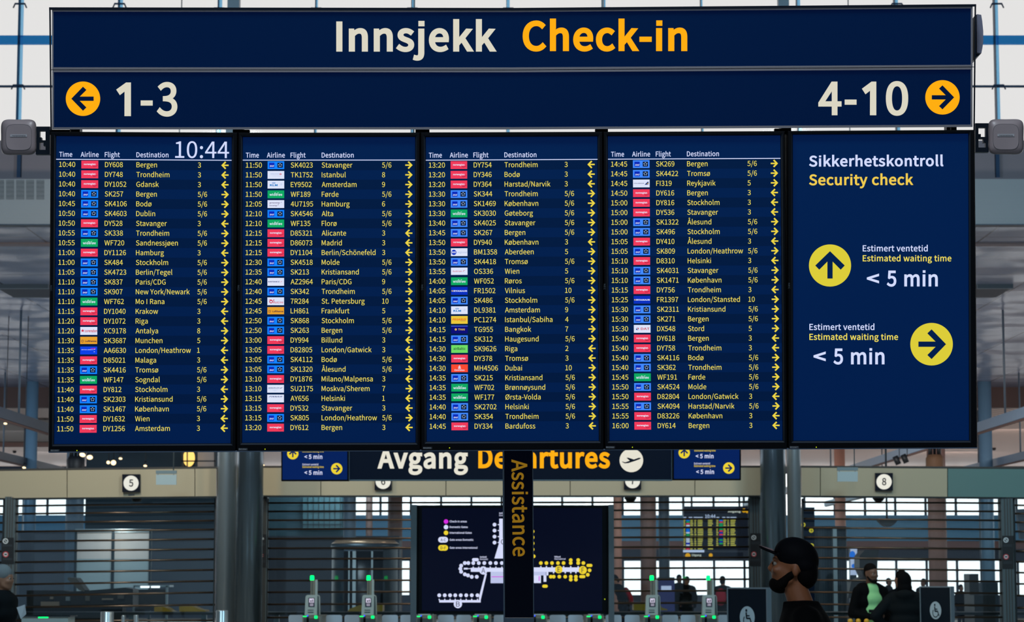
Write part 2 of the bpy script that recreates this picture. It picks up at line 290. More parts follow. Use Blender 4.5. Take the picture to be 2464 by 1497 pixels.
# ---------------------------------------------------------------- mesh builder
class MB:
    def __init__(s):
        s.v, s.f, s.m, s.sm, s.mats = [], [], [], [], []
    def mi(s, m):
        if m not in s.mats:
            s.mats.append(m)
        return s.mats.index(m)
    def add(s, vs, fs, m, smooth=False):
        b = len(s.v)
        s.v += [Vector(v) for v in vs]
        i = s.mi(m)
        for f in fs:
            s.f.append([b + k for k in f])
            s.m.append(i)
            s.sm.append(smooth)
        return s
    def box(s, x0, x1, y0, y1, z0, z1, m):
        v = [(x, y, z) for z in (z0, z1) for y in (y0, y1) for x in (x0, x1)]
        return s.add(v, [(0, 2, 3, 1), (4, 5, 7, 6), (0, 1, 5, 4), (2, 6, 7, 3), (0, 4, 6, 2), (1, 3, 7, 5)], m)
    def prism(s, poly, back, m, side=None):
        """closed solid: front outline poly (3D points) extruded by vector back"""
        n = len(poly)
        poly = [Vector(p) for p in poly]
        back = Vector(back)
        vs = poly + [p + back for p in poly]
        s.add(vs, [tuple(range(n)), tuple(range(2 * n - 1, n - 1, -1))], m)
        b = len(s.v) - 2 * n
        i = s.mi(side or m)
        for k in range(n):
            s.f.append([b + k, b + n + k, b + n + (k + 1) % n, b + (k + 1) % n])
            s.m.append(i)
            s.sm.append(False)
        return s
    def tube(s, p, q, r, m, r2=None, n=12, cap=True, smooth=True):
        p, q = Vector(p), Vector(q)
        r2 = r if r2 is None else r2
        d = (q - p).normalized()
        a = d.orthogonal().normalized()
        c = d.cross(a)
        ring = lambda o, rr: [o + (a * math.cos(t) + c * math.sin(t)) * rr for t in (2 * math.pi * k / n for k in range(n))]
        s.add(ring(p, r) + ring(q, r2), [(k, (k + 1) % n, n + (k + 1) % n, n + k) for k in range(n)], m, smooth)
        if cap:
            b = len(s.v) - 2 * n
            i = s.mi(m)
            s.f += [[b + k for k in range(n - 1, -1, -1)], [b + n + k for k in range(n)]]
            s.m += [i, i]
            s.sm += [False, False]
        return s
    def lathe(s, o, prof, m, n=32, smooth=True):
        """profile of (radius, height) turned round the upright axis through o"""
        o = Vector(o)
        vs = []
        for r, h in prof:
            vs += [o + Vector((r * math.cos(2 * math.pi * k / n), r * math.sin(2 * math.pi * k / n), h)) for k in range(n)]
        fs = [(j * n + k, j * n + (k + 1) % n, (j + 1) * n + (k + 1) % n, (j + 1) * n + k) for j in range(len(prof) - 1) for k in range(n)]
        fs += [tuple(range(n - 1, -1, -1)), tuple((len(prof) - 1) * n + k for k in range(n))]
        return s.add(vs, fs, m, smooth)
    def ball(s, o, r, m, nu=14, nv=9):
        o = Vector(o)
        rx, ry, rz = (r, r, r) if not hasattr(r, '__len__') else r
        vs = [o + Vector((0, 0, -rz))]
        for j in range(1, nv):
            t = -math.pi / 2 + math.pi * j / nv
            vs += [o + Vector((rx * math.cos(t) * math.cos(2 * math.pi * k / nu), ry * math.cos(t) * math.sin(2 * math.pi * k / nu), rz * math.sin(t))) for k in range(nu)]
        vs.append(o + Vector((0, 0, rz)))
        fs = [(0, 1 + (k + 1) % nu, 1 + k) for k in range(nu)]
        for j in range(nv - 2):
            fs += [(1 + j * nu + k, 1 + j * nu + (k + 1) % nu, 1 + (j + 1) * nu + (k + 1) % nu, 1 + (j + 1) * nu + k) for k in range(nu)]
        e = len(vs) - 1
        fs += [(e, 1 + (nv - 2) * nu + k, 1 + (nv - 2) * nu + (k + 1) % nu) for k in range(nu)]
        return s.add(vs, fs, m, True)
    # ---- flat things on a plane, measured in photo pixels (or a Local's own metres)
    def slab(s, pl, quad, front, depth, m, side=None):
        pts = [pl.at(x, y, front) for x, y in quad]
        pts = pts[::-1]
        return s.prism(pts, pl.n * -depth, m, side)
    def rect(s, pl, x0, y0, x1, y1, lift, m, depth=0.0):
        q = [(x0, y0), (x1, y0), (x1, y1), (x0, y1)]
        return s.slab(pl, q, lift, depth, m) if depth else s.poly(pl, q, lift, m)
    def poly(s, pl, pts, lift, m):
        p3 = [pl.at(x, y, lift) for x, y in pts]
        if len(pts) <= 4:
            return s.add(p3[::-1], [tuple(range(len(p3)))], m)
        tr = tessellate_polygon([[Vector((x, y, 0)) for x, y in pts]])
        return s.add(p3, [t for t in tr], m)
    def disc(s, pl, x, y, r, lift, m, n=40, ry=None):
        ry = ry or r
        return s.add([pl.at(x + r * math.cos(2 * math.pi * k / n), y - ry * math.sin(2 * math.pi * k / n), lift) for k in range(n)], [tuple(range(n))], m)
    def ring(s, pl, x, y, r0, r1, lift, m, n=40):
        vs = []
        for k in range(n):
            c, q = math.cos(2 * math.pi * k / n), math.sin(2 * math.pi * k / n)
            vs += [pl.at(x + r0 * c, y - r0 * q, lift), pl.at(x + r1 * c, y - r1 * q, lift)]
        return s.add(vs, [(2 * k, 2 * k + 1, (2 * k + 3) % (2 * n), (2 * k + 2) % (2 * n)) for k in range(n)], m)
    def pill(s, pl, x0, y0, x1, y1, lift, m):
        r = (y1 - y0) / 2
        pts = [(x1 - r + r * math.cos(t), (y0 + y1) / 2 - r * math.sin(t)) for t in (math.pi * (k / 8 - .5) for k in range(9))]
        pts += [(x0 + r + r * math.cos(t), (y0 + y1) / 2 - r * math.sin(t)) for t in (math.pi * (k / 8 + .5) for k in range(9))]
        return s.add([pl.at(x, y, lift) for x, y in pts], [tuple(range(18))], m)
    def arrow(s, pl, x, y, r, way, lift, m):
        c, q = {'R': (1, 0), 'L': (-1, 0), 'U': (0, -1)}[way]
        return s.poly(pl, [(x + r * (a * c - b * q), y + r * (a * q + b * c)) for a, b in ARROW], lift, m)
    def line(s, pl, x0, y0, x1, y1, w, lift, m):
        dx, dy = x1 - x0, y1 - y0
        l = math.hypot(dx, dy) or 1
        a, b = -dy / l * w / 2, dx / l * w / 2
        return s.poly(pl, [(x0 + a, y0 + b), (x1 + a, y1 + b), (x1 - a, y1 - b), (x0 - a, y0 - b)], lift, m)
    def text(s, pl, txt, x, y, cap, m, lift, width=None, bold=0, seg=4, along=(1, 0), xs=1.0, slant=0.0):
        """txt with its left end at (x, y) on the baseline; cap height and width in the plane's units"""
        k = cap / (700 + 2 * bold)
        tw = text_width(txt)
        first, last = 0, 0
        g0 = glyph(txt[0], seg)
        first = min(p[0] for p in g0[2])
        gl = glyph(txt[-1], seg)
        last = gl[0] - max(p[0] for p in gl[2])
        track = bold * 1.3
        ink = tw - first - last + 2 * bold + track * (len(txt) - 1)
        kx = width / ink if width else k * xs
        ax, ay = along
        pen = -first + bold
        for ch in txt:
            if ch == ' ':
                pen += 230 + track
                continue
            w, clean, flat, tris = glyph(ch, seg)
            def P(p):
                a = (pen + p[0] + slant * p[1]) * kx
                b = (p[1] + bold) * k
                return pl.at(x + a * ax + b * ay, y + a * ay - b * ax, lift)
            s.add([P(p) for p in flat], tris, m)
            if bold:
                for q in thick(clean, bold):
                    s.add([P(p) for p in q], [(0, 1, 2, 3)], m)
            pen += w + track
        return s
    def build(s, name, parent=None, loc=None):
        me = bpy.data.meshes.new(name)
        root = parent
        while root is not None and root.parent is not None:
            root = root.parent
        off = Vector(root.location) if root is not None else Vector(loc or (0, 0, 0))
        me.from_pydata([v - off for v in s.v], [], s.f)
        for m in s.mats:
            me.materials.append(M[m])
        me.polygons.foreach_set('material_index', s.m)
        me.polygons.foreach_set('use_smooth', s.sm)
        me.update()
        o = bpy.data.objects.new(name, me)
        COL.objects.link(o)
        if parent is not None:
            o.parent = parent
        else:
            o.location = off
        return o
def tag(o, label, cat, group=None, kind=None):
    o['label'] = label
    o['category'] = cat
    if group:
        o['group'] = group
    if kind:
        o['kind'] = kind
    return o
def thing(name, label, cat, loc=(0, 0, 0), group=None):
    o = bpy.data.objects.new(name, None)
    o.empty_display_size = 0.1
    o.location = loc
    COL.objects.link(o)
    return tag(o, label, cat, group)
def struct(o):
    o['kind'] = 'structure'
    return o
def dup(root, shift, label=None):
    def cp(o, par):
        c = o.copy()
        COL.objects.link(c)
        if par is not None:
            c.parent = par
        for ch in [k for k in bpy.data.objects if k.parent == o and k != c]:
            cp(ch, c)
        return c
    r = cp(root, None)
    r.location = Vector(root.location) + Vector(shift)
    if label:
        r['label'] = label
    return r
def label_part(o, text):
    o['label'] = text
    return o

# ---------------------------------------------------------------- materials
M = {}
def lin(h):
    h = h.lstrip('#')
    c = [int(h[i:i + 2], 16) / 255 for i in (0, 2, 4)]
    return tuple(v / 12.92 if v <= .04045 else ((v + .055) / 1.055) ** 2.4 for v in c) + (1,)
def new_mat(name):
    m = bpy.data.materials.new(name)
    m.use_nodes = True
    M[name] = m
    return m, m.node_tree, m.node_tree.nodes['Principled BSDF']
def paint(name, col, rough=.5, metal=0.0, noise=0.0, scale=6.0, spec=.5, stretch=(1, 1, 1)):
    m, nt, b = new_mat(name)
    b.inputs['Base Color'].default_value = lin(col)
    b.inputs['Roughness'].default_value = rough
    b.inputs['Metallic'].default_value = metal
    b.inputs['Specular IOR Level'].default_value = spec
    if noise:
        tc = nt.nodes.new('ShaderNodeTexCoord')
        mp = nt.nodes.new('ShaderNodeMapping')
        mp.inputs['Scale'].default_value = stretch
        nz = nt.nodes.new('ShaderNodeTexNoise')
        nz.inputs['Scale'].default_value = scale
        nz.inputs['Detail'].default_value = 4
        mx = nt.nodes.new('ShaderNodeMix')
        mx.data_type = 'RGBA'
        c = lin(col)
        mx.inputs[6].default_value = tuple(max(0, v * (1 - noise)) for v in c[:3]) + (1,)
        mx.inputs[7].default_value = tuple(min(1, v * (1 + noise)) for v in c[:3]) + (1,)
        nt.links.new(tc.outputs['Object'], mp.inputs[0])
        nt.links.new(mp.outputs[0], nz.inputs['Vector'])
        nt.links.new(nz.outputs['Fac'], mx.inputs[0])
        nt.links.new(mx.outputs[2], b.inputs['Base Color'])
    return m
def lit(name, col, power=1.0, rough=.25, spec=.0, sample=False, base=None):
    """backlit lettering, screens, lamps: gives off its own light"""
    m, nt, b = new_mat(name)
    b.inputs['Base Color'].default_value = lin(base) if base else (0.004, 0.004, 0.005, 1)
    b.inputs['Roughness'].default_value = rough
    b.inputs['Specular IOR Level'].default_value = spec
    b.inputs['Emission Color'].default_value = lin(col)
    b.inputs['Emission Strength'].default_value = power
    if not sample:
        m.cycles.emission_sampling = 'NONE'
    return m
def glass(name, tint, refl=.08):
    m, nt, b = new_mat(name)
    nt.nodes.remove(b)
    tr = nt.nodes.new('ShaderNodeBsdfTransparent')
    tr.inputs[0].default_value = lin(tint)
    gl = nt.nodes.new('ShaderNodeBsdfGlossy')
    gl.inputs['Roughness'].default_value = .03
    mx = nt.nodes.new('ShaderNodeMixShader')
    mx.inputs[0].default_value = refl
    nt.links.new(tr.outputs[0], mx.inputs[1])
    nt.links.new(gl.outputs[0], mx.inputs[2])
    nt.links.new(mx.outputs[0], nt.nodes['Material Output'].inputs[0])
    return m

# board and signs
paint('sign_case', '#0b1626', .4, .3)
paint('sign_rail', '#8b8a90', .45, .2)
lit('sign_navy', '#00082a', 1.0, .35, .12, base='#001d38')
lit('sign_cream', '#dbd6c3', 1.0)
lit('sign_amber', '#ffae0c', 1.0)
paint('bezel', '#03060b', .6, 0, spec=.1)
paint('bezel_edge', '#14202c', .7, 0, spec=.3)
paint('steel_rail', '#7f8ea2', .35, .6)
lit('screen_blue', '#001440', 1.0, .3, .12, base='#001e38')
lit('screen_band', '#000e32', 1.0, .3, .12, base='#001c34')
lit('screen_white', '#d3dcff', 1.0)
lit('screen_text', '#f0de5e', 1.0)
lit('screen_arrow', '#ecd545', 1.0)
lit('screen_ochre', '#efcb4e', 1.0)
lit('screen_disc', '#dccd38', 1.0)
lit('power_green', '#d8f020', 1.0)
paint('label_tape', '#2c343c', .6)
paint('label_print', '#a0a8ae', .6)
paint('faint_print', '#39454e', .6)
for nm, c in dict(red='#f03a5a', blue='#1283ff', blue_soft='#4088fc', royal='#0a2ab8', night='#0a1734', star='#bcd8ff', green='#0da862', white='#dde4fa', amber='#e8a12c',
                  aubergine='#2c1a3e', cobalt='#0a40e6', magenta='#c01aa0', sky='#0a78c8', crimson='#cf2540', navy='#0c2c78', deep='#0830c0', gold='#ecc83a', orange='#e8581c',
                  indigo='#0a0c78', lime='#6edc64', fire='#fb4a30', pale='#a8b8e0', plum='#58386a', violet='#4c6cf0').items():
    lit('logo_' + nm, c, 1.0)

def lerp(a, b, t):
    return a + (b - a) * t
def curve(xs, ys):
    def f(x):
        for i in range(len(xs) - 1):
            if x <= xs[i + 1] or i == len(xs) - 2:
                return lerp(ys[i], ys[i + 1], (x - xs[i]) / (xs[i + 1] - xs[i]))
    return f
CX = (120, 1236, 2345)
TOP, RT, PT = curve(CX, (17.5, 19, 10)), curve(CX, (24, 25, 16)), curve(CX, (28, 29, 20))
D1, D2, D3, D4 = curve(CX, (162, 162.3, 156)), curve(CX, (167.3, 167.6, 160.6)), curve(CX, (168.9, 169.2, 162.2)), curve(CX, (173.5, 174, 167))
B1, B2 = curve(CX, (306.5, 306.2, 300)), curve(CX, (311.5, 311.8, 305.6))
T13 = math.radians(13)
SIGN = Plane(at(1232, 308, 7.87), (0, -math.cos(T13), -math.sin(T13)))
T3 = math.radians(3.7)
BOARD = Plane(at(1232, 1083, 7.93), (0, -math.cos(T3), -math.sin(T3)))

def band(mb, pl, xl, xr, f0, f1, lift, m, depth=0.0, gx=0.0):
    """a strip across the sign between two edge lines, in two halves meeting at the middle seam"""
    for a, b in ((xl, 1236 - gx), (1236 + gx, xr)):
        q = [(a, f0(a)), (b, f0(b)), (b, f1(b)), (a, f1(a))]
        if depth:
            mb.slab(pl, q, lift, depth, m)
        else:
            mb.poly(pl, q, lift, m)

def lightbox(name, label, top, pt, pb, bot, xl0, xl1, xr0, xr1, roof=False):
    root = thing(name, label, 'sign', SIGN.at(1236, bot(1236), -.06))
    c = MB()
    band(c, SIGN, xl0, xr0, top, bot, -.006, 'sign_case', .13)
    c.build('case', root)
    r = MB()
    band(r, SIGN, xl0, xr0, top, pt, .004, 'sign_rail', .012)
    r.build('top_rail', root)
    r = MB()
    band(r, SIGN, xl0, xr0, pb, bot, .004, 'sign_rail', .012)
    r.build('bottom_rail', root)
    for x0, x1 in ((xl0, xl1), (xr1, xr0)):
        r = MB()
        r.slab(SIGN, [(x0, pt(x0)), (x1, pt(x1)), (x1, pb(x1)), (x0, pb(x0))], .0035, .012, 'sign_rail')
        r.build('end_rail', root)
    p = MB()
    band(p, SIGN, xl1, xr1, pt, pb, -.0005, 'sign_navy', .004)
    panel = p.build('light_panel', root)
    return root, panel

root, panel = lightbox('overhead_sign', 'long dark navy overhead sign reading Innsjekk Check-in, the upper one of two', RT, PT, D1, D2, 125, 128.3, 2340.5, 2336.4)
mb = MB()
mb.text(SIGN, 'Innsjekk', 809.1, 124.2, 72.6, 'sign_cream', .0, 383.5, 33, 9)
label_part(mb.build('lettering', panel), 'cream word Innsjekk')
mb = MB()
mb.text(SIGN, 'Check-in', 1257.6, 123.0, 72.6, 'sign_amber', .0, 396.2, 33, 9)
label_part(mb.build('lettering', panel), 'amber word Check-in')
root2, panel2 = lightbox('overhead_sign', 'dark navy overhead sign with counter numbers 1-3 and 4-10 and amber arrow discs', D3, D4, B1, B2, 125.5, 129.3, 2340.2, 2336)
for txt, y, chars in (('1-3', 279.5, (('\ue001', 280.5, 34.6), ('-', 338.5, 29), ('3', 377.8, 49))), ('4-10', 277.4, (('4', 1969, 56), ('-', 2032.5, 28.6), ('\ue001', 2074.8, 33.8), ('0', 2131.6, 53.8)))):
    mb = MB()
    for ch, x, w in chars:
        mb.text(SIGN, ch, x, y, 81, 'sign_cream', .0, w, 24, 12)
    label_part(mb.build('lettering', panel2), 'cream numbers ' + txt)
for x, y, way, w in ((199.7, 237.6, 'L', 'left'), (2267.8, 234.3, 'R', 'right')):
    mb = MB()
    mb.disc(SIGN, x, y, 41.4, .0, 'sign_amber', 64)
    mb.arrow(SIGN, x, y, 41.4, way, .0012, 'sign_navy')
    label_part(mb.build('arrow_disc', panel2), 'amber disc with dark arrow pointing ' + w)
# the rack that carries both signs and the screens
rack = thing('display_rack', 'dark steel rack holding the two navy signs and the five screens', 'rack', SIGN.at(1236, 320, -.2))
mb = MB()
band(mb, SIGN, 118, 2349, TOP, curve(CX, (23.7, 24.7, 15.7)), .006, 'sign_case', .17)
mb.build('top_beam', rack)
mb = MB()
band(mb, SIGN, 122.5, 2343.5, curve(CX, (167.4, 167.7, 160.7)), curve(CX, (168.8, 169.1, 162.1)), -.012, 'sign_case', .05)
mb.build('middle_beam', rack)
for x0, x1, y0 in ((118.3, 120.6, 22), (2346.6, 2348.8, 14)):
    mb = MB()
    mb.slab(SIGN, [(x0, y0), (x1, y0), (x1 + (3 if x0 < 200 else -3), 314), (x0 + (3 if x0 < 200 else -3), 314)], .004, .012, 'sign_case')
    mb.build('side_plate', rack)
for x0, x1, y0 in ((120, 168, 312), (574, 600, 312), (1005, 1033, 311.6), (1432, 1463, 310.6), (1864, 1893, 309.4), (2289, 2297, 306.4)):
    mb = MB()
    mb.slab(BOARD, [(x0, y0), (x1, y0), (x1, y0 + 12), (x0, y0 + 12)], -.03, .02, 'bezel')
    mb.build('hanger_block', rack)
for x in (180, 572, 1011.5, 1451, 1892, 2290):
    mb = MB()
    mb.slab(BOARD, [(x - 12, 40), (x + 12, 40), (x + 12, 1060), (x - 12, 1060)], -.19, .05, 'sign_case')
    mb.build('upright', rack)
mb = MB()
mb.slab(BOARD, [(117, 1086.2), (2352, 1076.2), (2352, 1079.6), (117, 1089.8)], .004, .11, 'steel_rail')
label_part(mb.build('bottom_rail', rack), 'thin pale steel rail under the screens')

# ---- the flight screens
COLS = dict(time=.0172, logo0=.144, logo1=.2405, flight=.2785, dest=.458, gate=.808, arrow=.9634)
def quad_map(q):
    (ax, ay), (bx, by), (cx, cy), (dx, dy) = q
    return lambda u, v: (lerp(lerp(ax, bx, u), lerp(dx, cx, u), v), lerp(lerp(ay, by, u), lerp(dy, cy, u), v))
def monitor(label, outer, inner, code):
    ox, oy = quad_map(outer)(.5, 1)
    root = thing('information_screen', label, 'screen', BOARD.at(ox, oy, -.05), 'portrait screens under the overhead signs')
    O, I = quad_map(outer), quad_map(inner)
    fr = MB()
    oc = [BOARD.at(x, y, .008) for x, y in outer]
    # sloping bezel: outer rim, front ridge, inner lip
    ring0 = [BOARD.at(x, y, -.004) for x, y in outer]
    cx, cy = O(.5, .5)
    def inset(q, d):
        return [(x + (d if x < cx else -d), y + (d if y < cy else -d)) for x, y in q]
    ring1 = [BOARD.at(x, y, .008) for x, y in inset(outer, 1.6)]
    ring2 = [BOARD.at(x, y, .008) for x, y in inset(inner, -5)]
    ring3 = [BOARD.at(x, y, .001) for x, y in inset(inner, -1.2)]
    ring4 = [BOARD.at(x, y, -.006) for x, y in inset(inner, -.2)]
    back = [BOARD.at(x, y, -.004) + BOARD.n * -.09 for x, y in outer]
    vs = back + ring0 + ring1 + ring2 + ring3 + ring4
    for j, m in enumerate(('bezel', 'bezel', 'bezel', 'bezel_edge', 'bezel')):
        for k in range(4):
            a, b = j * 4 + k, j * 4 + (k + 1) % 4
            fr.add([vs[a], vs[a + 4], vs[b + 4], vs[b]], [(0, 1, 2, 3)], m)
    fr.add(back, [(0, 1, 2, 3)], 'bezel')
    fr.build('bezel', root)
    sc = MB()
    sc.slab(BOARD, inner, -.0065, .01, 'screen_blue')
    screen = sc.build('screen', root)
    # asset sticker, power lamp, maker's mark on the bezel
    bx, by = inner[3]
    t = MB()
    t.slab(BOARD, [(bx - 9, by + 13), (bx + 13, by + 13), (bx + 13, by + 18.5), (bx - 9, by + 18.5)], .0085, .001, 'label_tape')
    t.text(BOARD, code, bx - 8, by + 17.6, 3.8, 'label_print', .009, 18)
    t.build('asset_sticker', root)
    t = MB()
    t.disc(BOARD, bx + 55, by + 15.5, 1.3, .0085, 'power_green', 12)
    t.build('power_lamp', root)
    t = MB()
    lx, ly = I(0, .49)
    t.text(BOARD, 'NEC', lx - 12, ly - 4, 4.4, 'faint_print', .0085, 14, 20, 3, (0, 1))
    t.build('maker_mark', root)
    return root, screen, I
def logo(mb, code, I, v0, v1, soft):
    u0, u1 = COLS['logo0'], COLS['logo1']
    L = lambda a, b: I(lerp(u0, u1, a), lerp(v0, v1, b))
    lf = -.0060
    x0, y0 = L(0, 0)
    x1, y1 = L(1, 1)
    w, h = x1 - x0, y1 - y0
    def R(a, b, c, d, m, dl=0.0):
        mb.poly(BOARD, [L(a, b), L(c, b), L(c, d), L(a, d)], lf + dl, m)
    def T(s, a, b, c, cap, m, bold=25, slant=0.0):
        x, y = L(a, b)
        mb.text(BOARD, s, x, y, cap * h, m, lf + .0008, (c - a) * w, bold, 3, (1, 0), 1, slant)
    def Pn(pts, m, dl=.0008):
        mb.poly(BOARD, [L(a, b) for a, b in pts], lf + dl, m)
    W = 'logo_white'
    if code == 'N':
        R(0, 0, 1, 1, 'logo_red')
        T('norwegian', .15, .56, .84, .22, W, 45)
        for k in range(6):
            a, b = k / 6, (k + 1) / 6
            f = lambda t: (.68 + .28 * t, .70 + .06 * math.sin(t * 3) - .14 * t * t)
            Pn([f(a), f(b), (f(b)[0], f(b)[1] + .045), (f(a)[0], f(a)[1] + .045)], 'logo_night')
    elif code == 'S':
        R(0, 0, 1, 1, 'logo_blue_soft' if soft else 'logo_blue')
        R(.09, .19, .41, .82, 'logo_royal', .0004)
        R(.59, .19, .91, .82, 'logo_night', .0004)
        T('SAS', .12, .70, .37, .2, W, 40, .3)
        for k in range(5):
            t = math.pi / 2 + k * math.pi * .4
            cx, cy = .75 + .082 * math.cos(t), .49 - .17 * math.sin(t)
            d = [(.034, 0), (.006, .034), (-.022, .02), (-.022, -.02), (.006, -.034)]
            Pn([(cx + a * math.cos(t) - b * math.sin(t), cy - 2 * (a * math.sin(t) + b * math.cos(t))) for a, b in d], 'logo_star')
    elif code == 'W':
        R(0, 0, 1, 1, 'logo_green')
        T('widerøe', .12, .68, .88, .31, W, 25)
        Pn([(.40, .27), (.48, .30), (.56, .42), (.50, .40)], W)
        Pn([(.56, .42), (.60, .30), (.69, .26), (.61, .36)], W)
    elif code == 'C':
        R(0, 0, 1, 1, W)
        st = []
        for k in range(10):
            t = math.pi / 2 + k * math.pi / 5
            r = .20 if k % 2 == 0 else .08
            st.append((.14 + .6 * r * math.cos(t), .47 - 1.2 * r * math.sin(t)))
        Pn(st, 'logo_crimson')
        T('corendon', .26, .66, .98, .34, 'logo_crimson', 30, .15)
        T('airlines', .62, .80, .95, .08, 'logo_pale', 20)
    elif code == 'L':
        R(0, 0, 1, .92, 'logo_amber')
        x, y = L(.13, .55)
        mb.ring(BOARD, x, y, h * .13, h * .17, lf + .0008, 'logo_aubergine', 20)
        Pn([(.09, .58), (.17, .46), (.14, .58)], 'logo_aubergine')
        T('Lufthansa', .30, .66, .95, .22, 'logo_aubergine', 45)
    elif code == 'B':
        R(0, 0, 1, 1, 'logo_cobalt')
        T('BRITISH AIRWAYS', .08, .45, .76, .10, W, 20)
        Pn([(.60, .24), (.90, .18), (.88, .30), (.64, .29)], 'logo_magenta')
        Pn([(.76, .42), (.88, .30), (.90, .34), (.84, .40)], W)
        Pn([(.79, .66), (.84, .58), (.88, .70), (.80, .70)], 'logo_pale')
    elif code == 'T':
        R(0, 0, 1, 1, W)
        T('TURKISH AIRLINES', .16, .42, .70, .12, 'logo_pale', 30)
        T('TURKISH', .16, .53, .70, .05, 'logo_pale', 20)
        x, y = L(.78, .40)
        mb.ring(BOARD, x, y, h * .06, h * .12, lf + .0008, 'logo_crimson', 16)
        T('A STAR MEMBER', .30, .70, .84, .06, 'logo_pale', 8)
    elif code == 'K':
        R(0, 0, 1, 1, W)
        T('KLM', .14, .70, .60, .26, 'logo_sky', 50)
        for dx in (-.09, -.045, 0, .045, .09):
            x, y = L(.37 + dx, .29 - .05 * (1 - abs(dx) * 9))
            mb.disc(BOARD, x, y, h * .045, lf + .0008, 'logo_sky', 10)
        R(.30, .34, .44, .39, 'logo_sky', .0008)
        x, y = L(.82, .46)
        mb.ring(BOARD, x, y, h * .08, h * .11, lf + .0008, 'logo_pale', 16)
    elif code == 'G':
        R(0, 0, 1, 1, W)
        T('germanwings', .12, .42, .74, .17, 'logo_plum', 25)
        Pn([(.78, .30), (.86, .22), (.83, .32)], 'logo_plum')
        T('Eurowings', .12, .76, .58, .16, 'logo_plum', 25)
        Pn([(.60, .58), (.68, .56), (.64, .66)], 'logo_plum')
    elif code == 'A':
        R(0, 0, 1, 1, W)
        T('AIRFRANCE', .03, .56, .73, .15, 'logo_navy', 40)
        Pn([(.78, .56), (.84, .41), (.87, .41), (.81, .56)], 'logo_crimson')
        Pn([(.91, .5), (.95, .46), (.96, .5), (.93, .53)], 'logo_pale')
    elif code == 'R':
        R(0, 0, 1, 1, W)
        x, y = L(.22, .54)
        mb.ring(BOARD, x, y, h * .13, h * .23, lf + .0008, 'logo_crimson', 20)
        Pn([(.08, .26), (.26, .30), (.34, .52), (.2, .42)], 'logo_crimson')
        Pn([(.36, .30), (.42, .24), (.40, .40), (.34, .52)], 'logo_crimson')
        T('RusLine', .34, .76, .94, .26, 'logo_crimson', 20, .2)
        T('airlines of russia', .40, .50, .96, .06, 'logo_pale', 12)
    elif code == 'E':
        R(0, 0, 1, 1, W)
        T('AEROFLOT', .06, .48, .72, .15, 'logo_navy', 30, .1)
        Pn([(.72, .44), (.93, .30), (.86, .42), (.76, .47)], 'logo_navy')
        T('Russian Airlines', .06, .64, .66, .05, 'logo_pale', 15)
        Pn([(.30, .70), (.45, .76), (.60, .70), (.45, .80)], 'logo_pale')
    elif code == 'F':
        R(0, 0, 1, 1, W)
        T('FINNAIR', .10, .35, .86, .18, 'logo_navy', 25, .5)
    elif code == 'M':
        R(0, 0, 1, 1, W)
        x, y = L(.18, .52)
        mb.disc(BOARD, x, y, h * .34, lf + .0004, 'logo_deep', 24)
        T('bmi', .05, .62, .30, .28, W, 40)
        T('regional', .40, .62, .98, .24, 'logo_pale', 8)
    elif code == 'U':
        R(0, 0, 1, .93, W)
        T('Austrian', .10, .55, .65, .2, 'logo_crimson', 8)
        Pn([(.70, .55), (.76, .38), (.88, .32), (.79, .42)], 'logo_crimson')
    elif code == 'Y':
        R(0, 0, 1, 1, 'logo_deep')
        T('RYANAIR', .15, .61, .97, .2, W, 50)
        Pn([(.02, .48), (.10, .40), (.11, .60), (.06, .58)], 'logo_gold')
    elif code == 'P':
        R(0, 0, 1, 1, 'logo_gold')
        T('PEGASUS', .08, .56, .88, .26, 'logo_orange', 40, .25)
        T('AIRLINES', .57, .68, .86, .09, 'logo_plum', 15)
    elif code == 'H':
        R(0, 0, 1, 1, 'logo_indigo')
        R(0, 0, 1, .09, 'logo_violet', .0004)
        T('THAI', .42, .60, .82, .24, 'logo_gold', 20)
        x, y = L(.28, .48)
        mb.ring(BOARD, x, y, h * .05, h * .14, lf + .0008, 'logo_gold', 14)
        mb.disc(BOARD, x, y, h * .06, lf + .0008, 'logo_magenta', 12)
    elif code == 'b':
        R(0, 0, 1, 1, 'logo_lime')
        T('airBaltic', .14, .62, .86, .33, 'logo_night', 15)
    elif code == 'e':
        R(0, 0, 1, 1, 'logo_fire')
        T('Emirates', .20, .83, .80, .21, W, 25)
        for a, b, r in ((.50, .22, .09), (.46, .36, .09), (.53, .36, .08), (.50, .50, .10), (.44, .52, .06), (.56, .52, .06)):
            x, y = L(a, b)
            mb.ring(BOARD, x, y, h * r * .45, h * r, lf + .0008, W, 12)
    elif code == 'I':
        R(0, 0, 1, 1, W)
        T('ICELANDAIR', .06, .54, .66, .12, 'logo_navy', 20)
        Pn([(.69, .66), (.88, .28), (.93, .28), (.93, .60), (.84, .66)], 'logo_navy')
        Pn([(.82, .60), (.87, .44), (.92, .46), (.92, .58)], 'logo_gold')
    elif code == 'D':
        R(0, 0, 1, 1, W)
        T('DAT', .42, .64, .94, .3, 'logo_crimson', 20)
        x, y = L(.22, .5)
        mb.ring(BOARD, x, y, h * .12, h * .2, lf + .0008, 'logo_pale', 16)
        mb.disc(BOARD, x + h * .08, y - h * .04, h * .08, lf + .0010, 'logo_crimson', 10)
        mb.disc(BOARD, x - h * .1, y + h * .06, h * .09, lf + .0010, 'logo_navy', 10)
LOGO_LOOK = dict(N='red', S='light blue', W='green', C='white', L='orange', B='royal blue', T='white', K='white', G='white', A='white', R='white', E='white', F='white', M='white', U='white', Y='deep blue', P='yellow', H='dark indigo', b='bright green', e='orange red', I='white', D='white')
